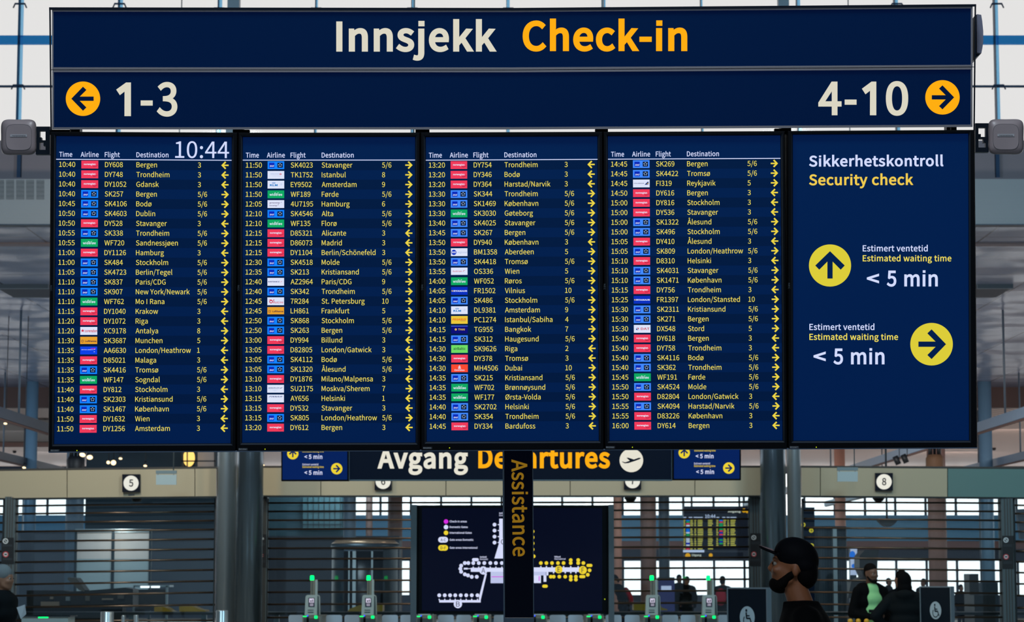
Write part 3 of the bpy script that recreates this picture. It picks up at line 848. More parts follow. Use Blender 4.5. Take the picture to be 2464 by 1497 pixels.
FLIGHTS = [
"10:40 N DY608 Bergen 3|10:40 N DY748 Trondheim 3|10:40 N DY1052 Gdansk 3|10:40 S SK257 Bergen 5/6|10:45 S SK4106 Bodø 5/6|10:50 S SK4603 Dublin 5/6|10:50 N DY528 Stavanger 3|10:55 S SK338 Trondheim 5/6|10:55 W WF720 Sandnessjøen 5/6|11:00 N DY1126 Hamburg 3|11:00 S SK484 Stockholm 5/6|11:05 S SK4723 Berlin/Tegel 5/6|11:10 S SK837 Paris/CDG 5/6|11:10 S SK907 New York/Newark 5/6|11:10 W WF762 Mo I Rana 5/6|11:15 N DY1040 Krakow 3|11:20 N DY1072 Riga 3|11:20 C XC9178 Antalya 8|11:30 L SK3687 Munchen 5|11:35 B AA6630 London/Heathrow 1|11:35 N D85021 Malaga 3|11:35 S SK4416 Tromsø 5/6|11:35 W WF147 Sogndal 5/6|11:40 N DY812 Stockholm 3|11:40 S SK2303 Kristiansund 5/6|11:40 S SK1467 København 5/6|11:50 N DY1632 Wien 3|11:50 N DY1256 Amsterdam 3",
"11:50 S SK4023 Stavanger 5/6|11:50 T TK1752 Istanbul 8|11:50 K EY9502 Amsterdam 9|11:50 W WF189 Førde 5/6|12:05 G 4U7195 Hamburg 6|12:10 S SK4546 Alta 5/6|12:10 W WF135 Florø 5/6|12:15 N D85321 Alicante 3|12:15 N D86073 Madrid 3|12:15 N DY1104 Berlin/Schönefeld 3|12:30 S SK4518 Molde 5/6|12:35 S SK213 Kristiansand 5/6|12:40 A AZ2964 Paris/CDG 9|12:40 S SK342 Trondheim 5/6|12:45 R 7R284 St. Petersburg 10|12:45 L LH861 Frankfurt 5|12:50 S SK868 Stockholm 5/6|12:50 S SK263 Bergen 5/6|13:00 N DY994 Billund 3|13:05 N D82805 London/Gatwick 3|13:05 S SK4112 Bodø 5/6|13:05 S SK1320 Ålesund 5/6|13:10 N DY1876 Milano/Malpensa 3|13:10 E SU2175 Moskva/Sherem 7|13:15 F AY656 Helsinki 1|13:15 N DY532 Stavanger 3|13:15 S SK805 London/Heathrow 5/6|13:20 N DY612 Bergen 3",
"13:20 N DY754 Trondheim 3|13:20 N DY346 Bodø 3|13:20 N DY364 Harstad/Narvik 3|13:30 S SK344 Trondheim 5/6|13:30 S SK1469 København 5/6|13:30 W SK3030 Gøteborg 5/6|13:40 S SK4025 Stavanger 5/6|13:45 S SK267 Bergen 5/6|13:50 N DY940 København 3|13:50 M BM1358 Aberdeen 5|13:50 S SK4418 Tromsø 5/6|13:55 U OS336 Wien 5|14:00 W WF052 Røros 5/6|14:05 Y FR1502 Vilnius 10|14:05 S SK486 Stockholm 5/6|14:10 K DL9381 Amsterdam 9|14:10 P PC1274 Istanbul/Sabiha 4|14:15 H TG955 Bangkok 7|14:15 S SK312 Haugesund 5/6|14:30 b SK9626 Riga 2|14:30 N DY378 Tromsø 3|14:30 e MH4506 Dubai 10|14:35 S SK215 Kristiansand 5/6|14:35 W WF702 Brønnøysund 5/6|14:35 W WF177 Ørsta-Volda 5/6|14:40 S SK2702 Helsinki 5/6|14:40 S SK354 Trondheim 5/6|14:45 N DY334 Bardufoss 3",
"14:45 S SK269 Bergen 5/6|14:45 S SK4422 Tromsø 5/6|14:45 I FI319 Reykjavik 5|14:50 N DY616 Bergen 3|15:00 N DY816 Stockholm 3|15:00 N DY536 Stavanger 3|15:00 S SK1322 Ålesund 5/6|15:00 S SK496 Stockholm 5/6|15:05 N DY410 Ålesund 3|15:05 S SK809 London/Heathrow 5/6|15:10 N D8310 Helsinki 3|15:10 S SK4031 Stavanger 5/6|15:10 S SK1471 København 5/6|15:15 N DY756 Trondheim 3|15:25 Y FR1397 London/Stansted 10|15:30 S SK2311 Kristiansund 5/6|15:30 S SK271 Bergen 5/6|15:30 D DX548 Stord 5|15:40 N DY618 Bergen 3|15:40 N DY758 Trondheim 3|15:40 S SK4116 Bodø 5/6|15:40 S SK362 Trondheim 5/6|15:45 W WF191 Førde 5/6|15:50 S SK4524 Molde 5/6|15:50 N D82804 London/Gatwick 3|15:55 S SK4094 Harstad/Narvik 5/6|15:55 N D83226 København 3|16:00 N DY614 Bergen 3"]
OUTER = [[(122, 317), (571.5, 319), (567.7, 1086), (116.3, 1087.6)], [(573, 319.2), (1010.5, 319), (1011.4, 1085), (569.2, 1086)], [(1012, 318.6), (1450, 317.2), (1453.2, 1083), (1013, 1084.9)], [(1451.5, 317.2), (1888.5, 315.6), (1894.6, 1081), (1454.8, 1083)], [(1895.2, 315), (2345, 312.6), (2352, 1077.6), (1896.4, 1080.6)]]
INNER = [[(135.5, 327.5), (557.3, 330.3), (555, 1066.8), (130.2, 1068.8)], [(584.4, 330), (998.7, 329.8), (999.8, 1065), (582.8, 1065.5)], [(1024.6, 330.4), (1437.4, 328.4), (1440.7, 1060.9), (1026.8, 1062.5)], [(1462.8, 328), (1877.6, 325.8), (1883, 1059.9), (1466.8, 1060.9)], [(1908, 324.3), (2330, 321.7), (2331.5, 1060), (1909.2, 1060.8)]]
CODES = ['RX1063', 'RX1064', 'RX1065', 'RX1066', 'RX1067']
SCREEN_LABELS = ['portrait flight screen with the big 10:44 clock, flights 10:40 to 11:50', 'portrait flight screen listing flights from 11:50 Stavanger to 13:20 Bergen', 'portrait flight screen listing flights from 13:20 Trondheim to 14:45 Bardufoss', 'portrait flight screen listing flights from 14:45 Bergen to 16:00 Bergen']
XS = .945
for n in range(4):
    root, screen, I = monitor(SCREEN_LABELS[n], OUTER[n], INNER[n], CODES[n])
    lf = -.0060
    def along(v):
        (a, b), (c, d) = I(0, v), I(1, v)
        l = math.hypot(c - a, d - b)
        return ((c - a) / l, (d - b) / l)
    hd = MB()
    for s, u, w in (('Time', .0175, 31.4), ('Airline', .1395, 43.5), ('Flight', .277, 36.2), ('Destination', .4575, 77.2)):
        x, y = I(u, .0672)
        hd.text(BOARD, s, x, y, 12, 'screen_white', lf, w, 14, 4, along(.067))
    a, b = I(0, .0742), I(1, .0767)
    hd.poly(BOARD, [I(0, .0740), I(1, .0740), I(1, .0766), I(0, .0766)], lf, 'screen_white')
    label_part(hd.build('header', screen), 'white column headings over a white line')
    if n == 0:
        ck = MB()
        ck.text(BOARD, '10:44', 421.4, 379.8, 39.6, 'screen_white', lf, 129.6, 2, 8, along(.06))
        label_part(ck.build('clock', screen), 'large white clock reading 10:44')
    for k, line in enumerate(FLIGHTS[n].split('|')):
        tm, lg, rest = line.split(' ', 2)
        fl, rest = rest.split(' ', 1)
        dest, gate = rest.rsplit(' ', 1)
        vb = .0999 + .03181 * k
        vc = vb - .008
        r = MB()
        if k % 2 == 0:
            r.poly(BOARD, [I(0, vc - .0159), I(1, vc - .0159), I(1, vc + .0159), I(0, vc + .0159)], -.0063, 'screen_band')
        al = along(vb)
        for s, u in ((tm, COLS['time']), (fl, COLS['flight']), (dest, COLS['dest']), (gate, COLS['gate'])):
            x, y = I(u, vb)
            x += glyph(s[0], 4)[0] * 0
            wd = 38.8 if s is tm else None
            r.text(BOARD, s, x, y, 12.2, 'screen_text', lf, wd, 4, 4, al, XS)
        x, y = I(COLS['arrow'], vc)
        r.arrow(BOARD, x, y, 13.6, 'L' if gate in ('1', '2', '3') else 'R', lf, 'screen_arrow')
        logo(r, lg, I, vc - .0128, vc + .0128, n > 1)
        label_part(r.build('flight_row', screen), f'{tm} {fl} {dest} row with {LOGO_LOOK[lg]} logo')
# ---- security waiting time screen
root, screen, I = monitor('portrait security check screen with two yellow arrow discs and no flight list', OUTER[4], INNER[4], CODES[4])
lf = -.0060
t = MB()
t.text(BOARD, 'Sikkerhetskontroll', 1947, 401.0, 26.2, 'screen_white', lf, 323, 28, 6, (1, -.003))
label_part(t.build('lettering', screen), 'white heading Sikkerhetskontroll')
t = MB()
t.text(BOARD, 'Security check', 1947, 446, 26.2, 'screen_ochre', lf, 250, 28, 6, (1, -.003))
label_part(t.build('lettering', screen), 'yellow heading Security check')
for dx, dy, cx, cy, r_, way, w in ((0, 0, 1997.2, 639, 50.7, 'U', 'up'), (-128.3, 189.2, 2241.6, 828.4, 51.2, 'R', 'right')):
    t = MB()
    t.text(BOARD, 'Estimert ventetid', 2075.9 + dx, 605.1 + dy, 14.8, 'screen_white', lf, 156.4, 16, 5)
    t.text(BOARD, 'Estimated waiting time', 2075.9 + dx, 629 + dy, 14.8, 'screen_text', lf, 213.4, 16, 5)
    yb = 689.4 + dy * .991
    t.text(BOARD, '<', 2085.8 + dx, yb - 1.5, 35, 'screen_white', lf, 29.4, 26, 7)
    t.text(BOARD, '5', 2134 + dx, yb, 38.2, 'screen_white', lf, 22.8, 24, 7)
    t.text(BOARD, 'min', 2176 + dx, yb, 38.2, 'screen_white', lf, 80.6, 24, 7)
    label_part(t.build('waiting_time', screen), 'waiting time text beside the disc pointing ' + w)
    t = MB()
    t.disc(BOARD, cx, cy, r_, lf, 'screen_disc', 64)
    t.arrow(BOARD, cx, cy, r_, way, lf + .001, 'screen_blue')
    label_part(t.build('arrow_disc', screen), 'yellow disc with dark arrow pointing ' + w)

# ---- wireless access points on both sides, loudspeaker-like box at the upper right
paint('grey_plastic', '#92888a', .38, 0, spec=.5)
paint('grey_groove', '#3a3c42', .6)
paint('sticker_grey', '#a3a5aa', .6)
paint('bracket', '#0f2334', .45, .4)
def access_point(x0, x1, y0, y1, label, br):
    pl = upright(7.95)
    cx, cy = (x0 + x1) / 2, (y0 + y1) / 2
    hw, hh = (x1 - x0) / 2, (y1 - y0) / 2
    root = thing('access_point', label, 'access point', pl.at(cx, y1, 0))
    def outline(k, wav=.09):
        pts = []
        n = 72
        for i in range(n):
            t = 2 * math.pi * i / n
            c, q = math.cos(t), math.sin(t)
            sx = math.copysign(abs(c) ** .5, c)
            sy = math.copysign(abs(q) ** .5, q)
            wx = 1 - wav * (1 - sy * sy)
            wy = 1 - wav * (1 - sx * sx)
            pts.append((cx + hw * k * sx * wx, cy + hh * k * sy * wy))
        return pts
    b = MB()
    rings = []
    for k, l in ((.97, -.045), (1.0, -.02), (1.0, -.01), (.965, .004), (.9, .011), (.68, .015)):
        rings.append([pl.at(x, y, l) for x, y in outline(k)])
    n = 72
    vs = [p for r in rings for p in r]
    fs = [(j * n + i, (j + 1) * n + i, (j + 1) * n + (i + 1) % n, j * n + (i + 1) % n) for j in range(len(rings) - 1) for i in range(n)]
    b.add(vs, fs, 'grey_plastic', True)
    b.add(rings[0], [tuple(range(n))], 'grey_plastic')
    b.add(rings[-1], [tuple(range(n - 1, -1, -1))], 'grey_plastic')
    b.build('housing', root)
    g = MB()
    o1, o2 = outline(.67, .0), outline(.655, .0)
    a1, a2 = [pl.at(x, y, .0158) for x, y in o1], [pl.at(x, y, .0158) for x, y in o2]
    g.add(a1 + a2, [(i, n + i, n + (i + 1) % n, (i + 1) % n) for i in range(n)], 'grey_groove')
    g.add(a2, [tuple(range(n - 1, -1, -1))], 'grey_plastic')
    g.build('cover', root)
    s = MB()
    s.rect(pl, cx - 20.5, cy - 7, cx + 20, cy - 1, .0175, 'sticker_grey', .001)
    for q in range(15):
        s.rect(pl, cx - 16 + q * 2.2, cy - 4.6, cx - 14.6 + q * 2.2, cy - 3.2 + (q % 3) * .4, .0182, 'grey_groove')
    s.build('sticker', root)
    r = MB()
    bx0, bx1, by0, by1, hx0, hx1 = br
    m = 'bracket'
    # plate with two cut-outs: built from bars
    for q in ((bx0, by0, bx1, by0 + 10), (bx0, by1 - 11, bx1, by1), (bx0, by0 + 10, hx0, by1 - 11), (hx1, by0 + 10, bx1, by1 - 11), (hx0, by0 + 26, (hx0 * 2 + hx1) / 3, by0 + 33), ((hx0 + hx1 * 2) / 3, by0 + 37, hx1, by0 + 46), (hx0, by0 + 33, hx1, by0 + 37)):
        r.rect(pl, *q, -.06, m, .02)
    r.build('bracket', root)
    return root
access_point(-1.5, 91.5, 283.5, 377, 'grey square wireless access point at the left end of the board', (86, 120, 304.5, 371.5, 95, 109.5))
access_point(2374, 2467, 283, 375.5, 'grey square wireless access point at the right end of the board', (2347, 2379, 296.5, 366, 2354.5, 2372))
paint('speaker_grey', '#6d7286', .5)
pl = upright(7.9)
root = thing('wall_speaker', 'grey curved loudspeaker on the right end of the upper navy sign', 'speaker', pl.at(2348, 140, 0))
mb = MB()
mb.prism([pl.at(x, y, .06) for x, y in [(2351, 34), (2361, 35.5), (2363.5, 50), (2366, 75), (2366, 100), (2364, 115), (2361.5, 128), (2351, 126.5)]][::-1], (0, .16, 0), 'speaker_grey')
mb.build('speaker_body', root)
mb = MB()
mb.prism([pl.at(x, y, .04) for x, y in [(2347, 36), (2351, 34.5), (2351, 127), (2361, 128.5), (2347, 140)]][::-1], (0, .1, 0), 'bracket')
mb.build('mount', root)

# ---- assistance pylon standing behind the board
paint('pylon_navy', '#020616', .3, 0, spec=.12)
lit('pylon_amber_glow', '#86620c', 1.0, .4, .2)  # faint glow added to brighten the ochre letters
paint('pylon_steel', '#62717e', .3, .7)
pl = upright(9.9)
root = thing('assistance_pylon', 'slim navy pylon reading Assistance in ochre letters, standing behind the board', 'sign', at(1248, 1395, 9.9) * 1)
root.location = (at(1248, 1486, 9.9).x, 9.97, 0)
mb = MB()
mb.slab(pl, [(1212.2, 900), (1279.6, 900), (1283.2, 1486.3), (1215, 1486.3)], 0, .01, 'pylon_navy')
panel = mb.build('sign_panel', root)
mb = MB()
mb.text(pl, 'Assistance', 1230.6, 1106, 38, 'pylon_amber_glow', .0008, 233.3, 20, 7, (.014, 1))
label_part(mb.build('lettering', panel), 'ochre word Assistance running downwards')
mb = MB()
mb.slab(pl, [(1207.9, 900), (1212.2, 900), (1215, 1500), (1211.5, 1500)], .004, .12, 'pylon_steel')
mb.build('side_rail', root)
mb = MB()
mb.slab(pl, [(1279.6, 900), (1281.4, 900), (1285.2, 1500), (1283.2, 1500)], .004, .12, 'pylon_steel')
mb.build('side_rail', root)
xa, xb = at(1212, 1487, 9.9).x, at(1284, 1487, 9.9).x
mb = MB()
mb.box(xa, xb, 9.9, 10.02, 0.0, at(1248, 1487.2, 9.9).z, 'pylon_steel')
mb.build('post', root)
mb = MB()
mb.box(xa - .12, xb + .12, 9.75, 10.2, 0, .02, 'pylon_steel')
mb.build('base_plate', root)

# ================================================================ the setting
def surf(name, col, rough, build):
    m, nt, b = new_mat(name)
    b.inputs['Base Color'].default_value = lin(col)
    b.inputs['Roughness'].default_value = rough
    N, L = nt.nodes.new, nt.links.new
    tc = N('ShaderNodeTexCoord')
    build(nt, b, N, L, tc)
    return m
def mixcol(nt, N, L, fac, a, c, b):
    mx = N('ShaderNodeMix')
    mx.data_type = 'RGBA'
    mx.inputs[6].default_value = lin(a)
    mx.inputs[7].default_value = lin(c)
    L(fac, mx.inputs[0])
    L(mx.outputs[2], b.inputs['Base Color'])
def planks(a, c, angle, scale):
    def f(nt, b, N, L, tc):
        mp = N('ShaderNodeMapping')
        mp.inputs['Rotation'].default_value = (0, 0, angle)
        wv = N('ShaderNodeTexWave')
        wv.inputs['Scale'].default_value = scale
        wv.inputs['Distortion'].default_value = 0.3
        rp = N('ShaderNodeValToRGB')
        rp.color_ramp.elements[0].position = .05
        rp.color_ramp.elements[1].position = .22
        L(tc.outputs['Object'], mp.inputs[0])
        L(mp.outputs[0], wv.inputs['Vector'])
        L(wv.outputs['Fac'], rp.inputs[0])
        mixcol(nt, N, L, rp.outputs[0], a, c, b)
    return f
def tiles(a, c, sx, sy, mortar=.01):
    def f(nt, b, N, L, tc):
        br = N('ShaderNodeTexBrick')
        br.offset = 0
        br.inputs['Color1'].default_value = lin(a)
        br.inputs['Color2'].default_value = lin(a)
        br.inputs['Mortar'].default_value = lin(c)
        br.inputs['Scale'].default_value = 1
        br.inputs['Mortar Size'].default_value = mortar
        br.inputs['Brick Width'].default_value = sx
        br.inputs['Row Height'].default_value = sy
        L(tc.outputs['Object'], br.inputs['Vector'])
        L(br.outputs['Color'], b.inputs['Base Color'])
        nz = N('ShaderNodeTexNoise')
        nz.inputs['Scale'].default_value = .55
        nz.inputs['Detail'].default_value = 1
        bp = N('ShaderNodeBump')
        bp.inputs['Strength'].default_value = .45
        bp.inputs['Distance'].default_value = .6
        L(tc.outputs['Object'], nz.inputs['Vector'])
        L(nz.outputs['Fac'], bp.inputs['Height'])
        L(bp.outputs[0], b.inputs['Normal'])
    return f
def lines(a, c, scale):
    def f(nt, b, N, L, tc):
        wv = N('ShaderNodeTexWave')
        wv.bands_direction = 'Z'
        wv.inputs['Scale'].default_value = scale
        L(tc.outputs['Object'], wv.inputs['Vector'])
        mixcol(nt, N, L, wv.outputs['Fac'], a, c, b)
    return f
surf('floor_stone', '#5a6066', .22, tiles('#b4b4b0', '#8d8f90', .6, .6))
surf('soffit_panel', '#8b919d', .26, tiles('#8692ac', '#434d60', 1.9, 2.4, .02))
surf('plank_ceiling', '#c9b8b2', .55, planks('#7c6258', '#d8c0b4', .6, 1.0))
surf('plank_dark', '#5a4d48', .6, planks('#3f3734', '#5f534e', .6, 1.1))
surf('perforated_white', '#aab0b0', .6, lines('#7e848c', '#969ba2', 14))
paint('wall_grey', '#8a8088', .7)
paint('roof_grey', '#6a7078', .8)
paint('brown_band', '#4a3430', .6)
paint('brown_edge', '#6a4a40', .6)
paint('vent_slot', '#2a3644', .6)
glass('window_fin', '#b4dcf2', .06)  # cyan tint carries bloom from the sky behind
glass('transom_flare_blue', '#62aad4', .06)  # see-through blue imitates flare from the bright sky
paint('fitting_dark', '#0e3050', .5, .4)
paint('column_grey', '#6b7d8c', .45, .2)
paint('column_gloss', '#4c5a64', .22, .75)
paint('pilaster', '#76828a', .4, .45)
paint('column_blue', '#7098b6', .4, .1)
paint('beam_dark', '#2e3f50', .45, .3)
paint('beam_lit_tone', '#7490aa', .45, .2)  # lighter copy of the beam colour, stands in for light on the right beams
paint('fascia_beige', '#a59c86', .35, spec=.4)
paint('fascia_green', '#5d7a78', .12, spec=.6)
paint('fascia_edge', '#3c3a38', .5, .3)
paint('post_grey', '#4c595e', .45, .3)
paint('frame_dark', '#1a2226', .45, .3)
paint('spandrel_blue', '#5fa0cc', .5, noise=.12, scale=.4)
paint('spandrel_teal', '#3d7f8e', .5)
paint('spandrel_brown', '#8a6a68', .6)
paint('far_wall', '#39475a', .7)
paint('column_brown', '#7d625a', .6, noise=.15, scale=1.2)
paint('column_pink', '#b58a7c', .6)
paint('column_slate', '#566878', .5)
glass('clear_glass', '#f9f9f9', .02)
glass('screen_glass', '#e4eef0', .05)

def sbox(name, x0, x1, y0, y1, z0, z1, m, parent=None):
    b = MB().box(x0, x1, y0, y1, z0, z1, m).build(name, parent)
    return struct(b) if parent is None else b
sbox('floor', -27, 27, -7, 108, -.2, 0, 'floor_stone')
sbox('ceiling', -27, 27, -7, 39.5, 13, 13.3, 'roof_grey')
for nm, x in (('wall_left', -27.3), ('wall_right', 27)):
    sd = struct(thing(nm, 'side wall of the hall, with unseen glazing added to light the concourse', 'wall', (x, 50, 0)))
    MB().box(x, x + .3, -7, 40, 0, 13, 'wall_grey').build('panel', sd)
    MB().box(x, x + .3, 40, 108, 0, .5, 'wall_grey').build('sill', sd)
    MB().box(x, x + .3, 40, 108, 6.4, 13, 'wall_grey').build('head', sd)
    MB().box(x + .1, x + .12, 40, 108, .5, 6.4, 'clear_glass').build('glazing', sd)  # unseen, added to let daylight in from the sides
    for k in range(18):
        MB().box(x, x + .3, 40 + 4 * k - .1, 40 + 4 * k + .1, .5, 6.4, 'frame_dark').build('mullion', sd)

# ---- upper glazing
YG = 39.0
g = upright(YG)
win = struct(thing('window_1', 'tall upper glazing of the hall above the soffit, bright sky behind', 'window', (0, YG, zat(338, YG))))
zs = zat(338, YG)
MB().box(-27, 27, YG + .02, YG + .05, zs, 13, 'clear_glass').build('pane', win)
for k, px in enumerate((-190, 51, 290, 529.5, 762, 993, 1223, 1455, 1688, 1921, 2156, 2396, 2640)):
    hw = .024 if k in (0, 1, 2, 3, 6, 9, 10, 11, 12) else .012
    x = at(px, 150, YG).x
    MB().box(x - hw, x + hw, YG - .16, YG - .0, zs, 13, 'window_fin').build('mullion', win)
    MB().box(x - hw - .009, x - hw - .001, YG - .17, YG, zs, 13, 'fitting_dark').build('mullion_edge', win)
    for yy in (16 if k in (0, 1, 2, 10, 11, 12) else 27, 211):
        z = zat(yy, YG)
        b = MB()
        b.box(x - .085, x + .085, YG - .22, YG - .17, z - .008, z + .012, 'fitting_dark')
        for sx in (-1, 1):
            b.tube((x + sx * .08, YG - .2, z), (x + sx * .11, YG - .2, z - .07), .012, 'fitting_dark')
        b.build('fitting', win)
MB().box(-27, 27, YG - .12, YG, zat(108, YG), zat(89, YG), 'transom_flare_blue').build('transom', win)
MB().box(-27, 27, YG - .05, YG, zat(211, YG), zat(206.5, YG), 'fitting_dark').build('transom', win)
for x0, x1 in ((555, 583), (1866, 1891)):
    xa, xb = at(x0, 10, YG).x, at(x1, 10, YG).x
    struct(MB().box(xa, xb, YG - .45, YG - .25, zat(430, YG), 13, 'column_grey').build('column'))
sbox('wall_upper', -27, 27, YG, YG + .3, 7.1, zs, 'wall_grey')
for px in (48, 2398):
    x = at(px, 400, YG).x
    struct(MB().box(x - .03, x + .03, YG - .1, YG, zat(430, 38.9), zs, 'fitting_dark').build('trim_post'))
# ---- mezzanine edge and soffit
YF, YS = 37.0, 68.8
ZS = zat(540, YF)
fas = struct(thing('trim_1', 'pale perforated edge of the mezzanine', 'fascia', (0, YF, ZS)))
MB().box(-27, 27, YF, YF + .15, ZS, zat(431, YF), 'perforated_white').build('panel', fas)
f = upright(YF)
for x0, x1 in ((-10, 9.7), (14.7, 34), (39, 58.5), (63, 82), (87.6, 106.5)):
    b = MB()
    b.rect(f, x0, 433, x1, 480, .004, 'vent_slot', .01)
    for k in range(18):
        y = 434 + k * 2.6
        b.rect(f, x0, y, x1, y + 1.2, .012, 'perforated_white', .008)
    b.build('vent_grille', fas)
MB().box(-27, 27, YF - .05, YF + .2, ZS - .014, ZS, 'beam_dark').build('edge_strip', fas)
soff = MB()
soff.box(-27, 27, YF + .15, YS, ZS, ZS + .3, 'soffit_panel')
struct(soff.build('ceiling_soffit'))
sbox('wall_mezzanine', -27, 27, 38.88, 39.3, ZS + .3, zat(430, YG), 'wall_grey')
ZP = zat(981, YS)
sbox('trim_2', -27, 27, YS, YS + .3, ZP, ZS + .3, 'brown_band')
sbox('ceiling_planks', -27, 27, YS + .3, 107, ZP, ZP + .25, 'plank_ceiling')
# dark lower soffit on the left with a brown edge
xr = -7.6
y_end = (ZP - .05 - 1.65) * FPX / (HORIZON - 1066)
sbox('ceiling_recess', -27, xr, YS + 4.5, y_end, ZP - .06, ZP - .001, 'plank_dark')
sbox('trim_3', -27, xr, y_end, y_end + .15, ZP - .22, ZP - .001, 'brown_edge')
# ---- long beams under the plank ceiling
for sx in (-1, 1):
    for px, m in ((10.04, 'beam_dark' if sx < 0 else 'beam_lit_tone'), (13.5, 'beam_dark' if sx < 0 else 'beam_lit_tone')):
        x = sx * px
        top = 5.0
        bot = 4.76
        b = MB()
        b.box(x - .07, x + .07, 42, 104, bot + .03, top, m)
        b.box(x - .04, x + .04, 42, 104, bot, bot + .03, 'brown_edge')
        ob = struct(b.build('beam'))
        ztop = lambda y: ZS if y < YS else ZP
        for y in ((49, 58, 76, 88) if px < 11 else (64, 76, 88)):
            struct(MB().tube((x, y, top), (x, y, ztop(y)), .022, 'column_slate').build('trim_rod'))
# ---- blue columns beyond
for px0, px1 in ((60, 90), (2355, 2387)):
    Yc = 67.0
    r = (px1 - px0) / 2 * Yc / FPX
    c = at((px0 + px1) / 2, 1050, Yc)
    struct(MB().lathe((c.x, Yc, 0), [(r, 0), (r, ZS)], 'column_blue', 28).build('column'))
# ---- far wall with upper and lower window bands
YW = 105.0
w = upright(YW)
far = struct(thing('wall_far', 'far wall of the concourse', 'wall', (0, YW, 0)))
Z = lambda py: zat(py, YW)
MB().box(-27, 27, YW, YW + .3, 0, Z(1432), 'far_wall').build('sill_wall', far)
MB().box(-27, 27, YW, YW + .3, Z(1350), Z(1302), 'spandrel_brown').build('spandrel', far)
MB().box(-27, 27, YW - .05, YW + .3, Z(1302), Z(1240), 'spandrel_blue').build('spandrel', far)
MB().box(-27, 27, YW - .1, YW + .3, Z(1350), Z(1322), 'far_wall').build('spandrel', far)
MB().box(-27, 27, YW, YW + .3, Z(1140), ZP, 'far_wall').build('head_wall', far)
for n, (y0, y1) in enumerate(((1240, 1140), (1432, 1350))):
    wn = struct(thing('window_%d' % (n + 2), 'bright window band in the far wall', 'window', (0, YW, Z(y0))))
    MB().box(-27, 27, YW + .1, YW + .12, Z(y0), Z(y1), 'clear_glass').build('pane', wn)
    for px in list(range(-180, 2700, 73)):
        x = at(px, 1300, YW).x
        MB().box(x - .05, x + .05, YW, YW + .1, Z(y0), Z(y1), 'far_wall').build('mullion', wn)
# ---- columns of the concourse
for px0, px1, Yc, m in ((2010, 2036, 80, 'column_pink'), (2234, 2278, 62, 'column_brown'), (2357, 2386, 70, 'column_slate'), (1476, 1496, 84, 'column_pink'), (1541, 1579, 66, 'column_brown'),
                        (1585, 1611, 72, 'column_slate'), (826, 856, 66, 'column_slate'), (880, 896, 80, 'column_brown'), (933, 968, 76, 'column_brown'), (52, 82, 74, 'column_slate'), (157, 200, 62, 'column_slate')):
    r = (px1 - px0) / 2 * Yc / FPX
    c = at((px0 + px1) / 2, 1300, Yc)
    struct(MB().lathe((c.x, Yc, 0), [(r, 0), (r, ZP)], m, 28).build('column'))
# ---- the wall of the security checkpoint: beige beam, steel columns, grille posts
def facade(name, x0, x1, seams, top, bot, Y0, Y1, label):
    root = struct(thing(name, label, 'beam', (at((x0 + x1) / 2, 1200, Y0).x, Y0, zat(1200, Y0))))
    xs = [x0] + seams + [x1]
    lx = lambda x: (x - x0) / (x1 - x0)
    P = lambda x, y: at(x, y, lerp(Y0, Y1, lx(x)))
    for a, b in zip(xs, xs[1:]):
        g = .9
        q = [P(a + g, lerp(*top, lx(a)) + 5), P(b - g, lerp(*top, lx(b)) + 5), P(b - g, lerp(*bot, lx(b)) - 3), P(a + g, lerp(*bot, lx(a)) - 3)]
        mb = MB()
        mb.prism(q[::-1], (0, .1, 0), 'fascia_green' if a > 2270 else 'fascia_beige')
        mb.build('panel', root)
    mb = MB()
    mb.prism([P(x0, top[0]), P(x1, top[1]), P(x1, top[1] + 4.4), P(x0, top[0] + 4.4)][::-1], (0, .3, 0), 'fascia_edge')
    mb.build('top_edge', root)
    mb = MB()
    mb.prism([P(x0, bot[0] - 3), P(x1, bot[1] - 3), P(x1, bot[1]), P(x0, bot[0])][::-1], (0, .3, 0), 'frame_dark')
    mb.build('bottom_edge', root)
    mb = MB()
    mb.prism([P(x0, top[0] + 2) + Vector((0, .12, 0)), P(x1, top[1] + 2) + Vector((0, .12, 0)), P(x1, bot[1] - 1) + Vector((0, .12, 0)), P(x0, bot[0] - 1) + Vector((0, .12, 0))][::-1], (0, .12, 0), 'frame_dark')
    mb.build('core', root)
facade('trim_4', -70, 521, [161.5, 469], (1129.2, 1122.6), (1202.4, 1197), 35.3, 35, 'beige beam over the left grille')
facade('trim_5', 628, 1836, [772, 1073, 1372, 1672], (1121, 1120.6), (1195.2, 1195.2), 35, 35, 'beige beam over the middle grille')
facade('trim_6', 1928, 2540, [1974, 2280], (1120.6, 1124.4), (1195.6, 1200.5), 35, 35.3, 'beige beam over the right grille')
def round_column(px0, px1, Y, m, ztop):
    r = (px1 - px0) / 2 * Y / FPX
    c = at((px0 + px1) / 2, 1290, Y)
    return struct(MB().lathe((c.x, Y + r, 0), [(r, 0), (r, ztop)], m, 40).build('column'))
round_column(564.5, 628.5, 34.0, 'column_gloss', 6.9)
round_column(519, 565, 34.6, 'pilaster', 6.9)
round_column(1834, 1896, 34.0, 'column_gloss', 6.9)
round_column(1897, 1930.5, 34.6, 'pilaster', 6.9)
YB = 35.35
def post(px0, px1):
    a, b = at(px0, 1300, YB - .1).x, at(px1, 1300, YB - .1).x
    o = MB()
    o.box(a, b, YB - .1, YB + .15, 0, zat(1196, YB), 'post_grey')
    for t in (.28, .52, .76):
        x = lerp(a, b, t)
        o.box(x - .006, x + .006, YB - .108, YB - .1, 0, zat(1197, YB), 'fascia_edge')
    return struct(o.build('trim_post'))
post(10, 34.5)
post(2411, 2439)
post(1805, 1832)
post(628, 642)
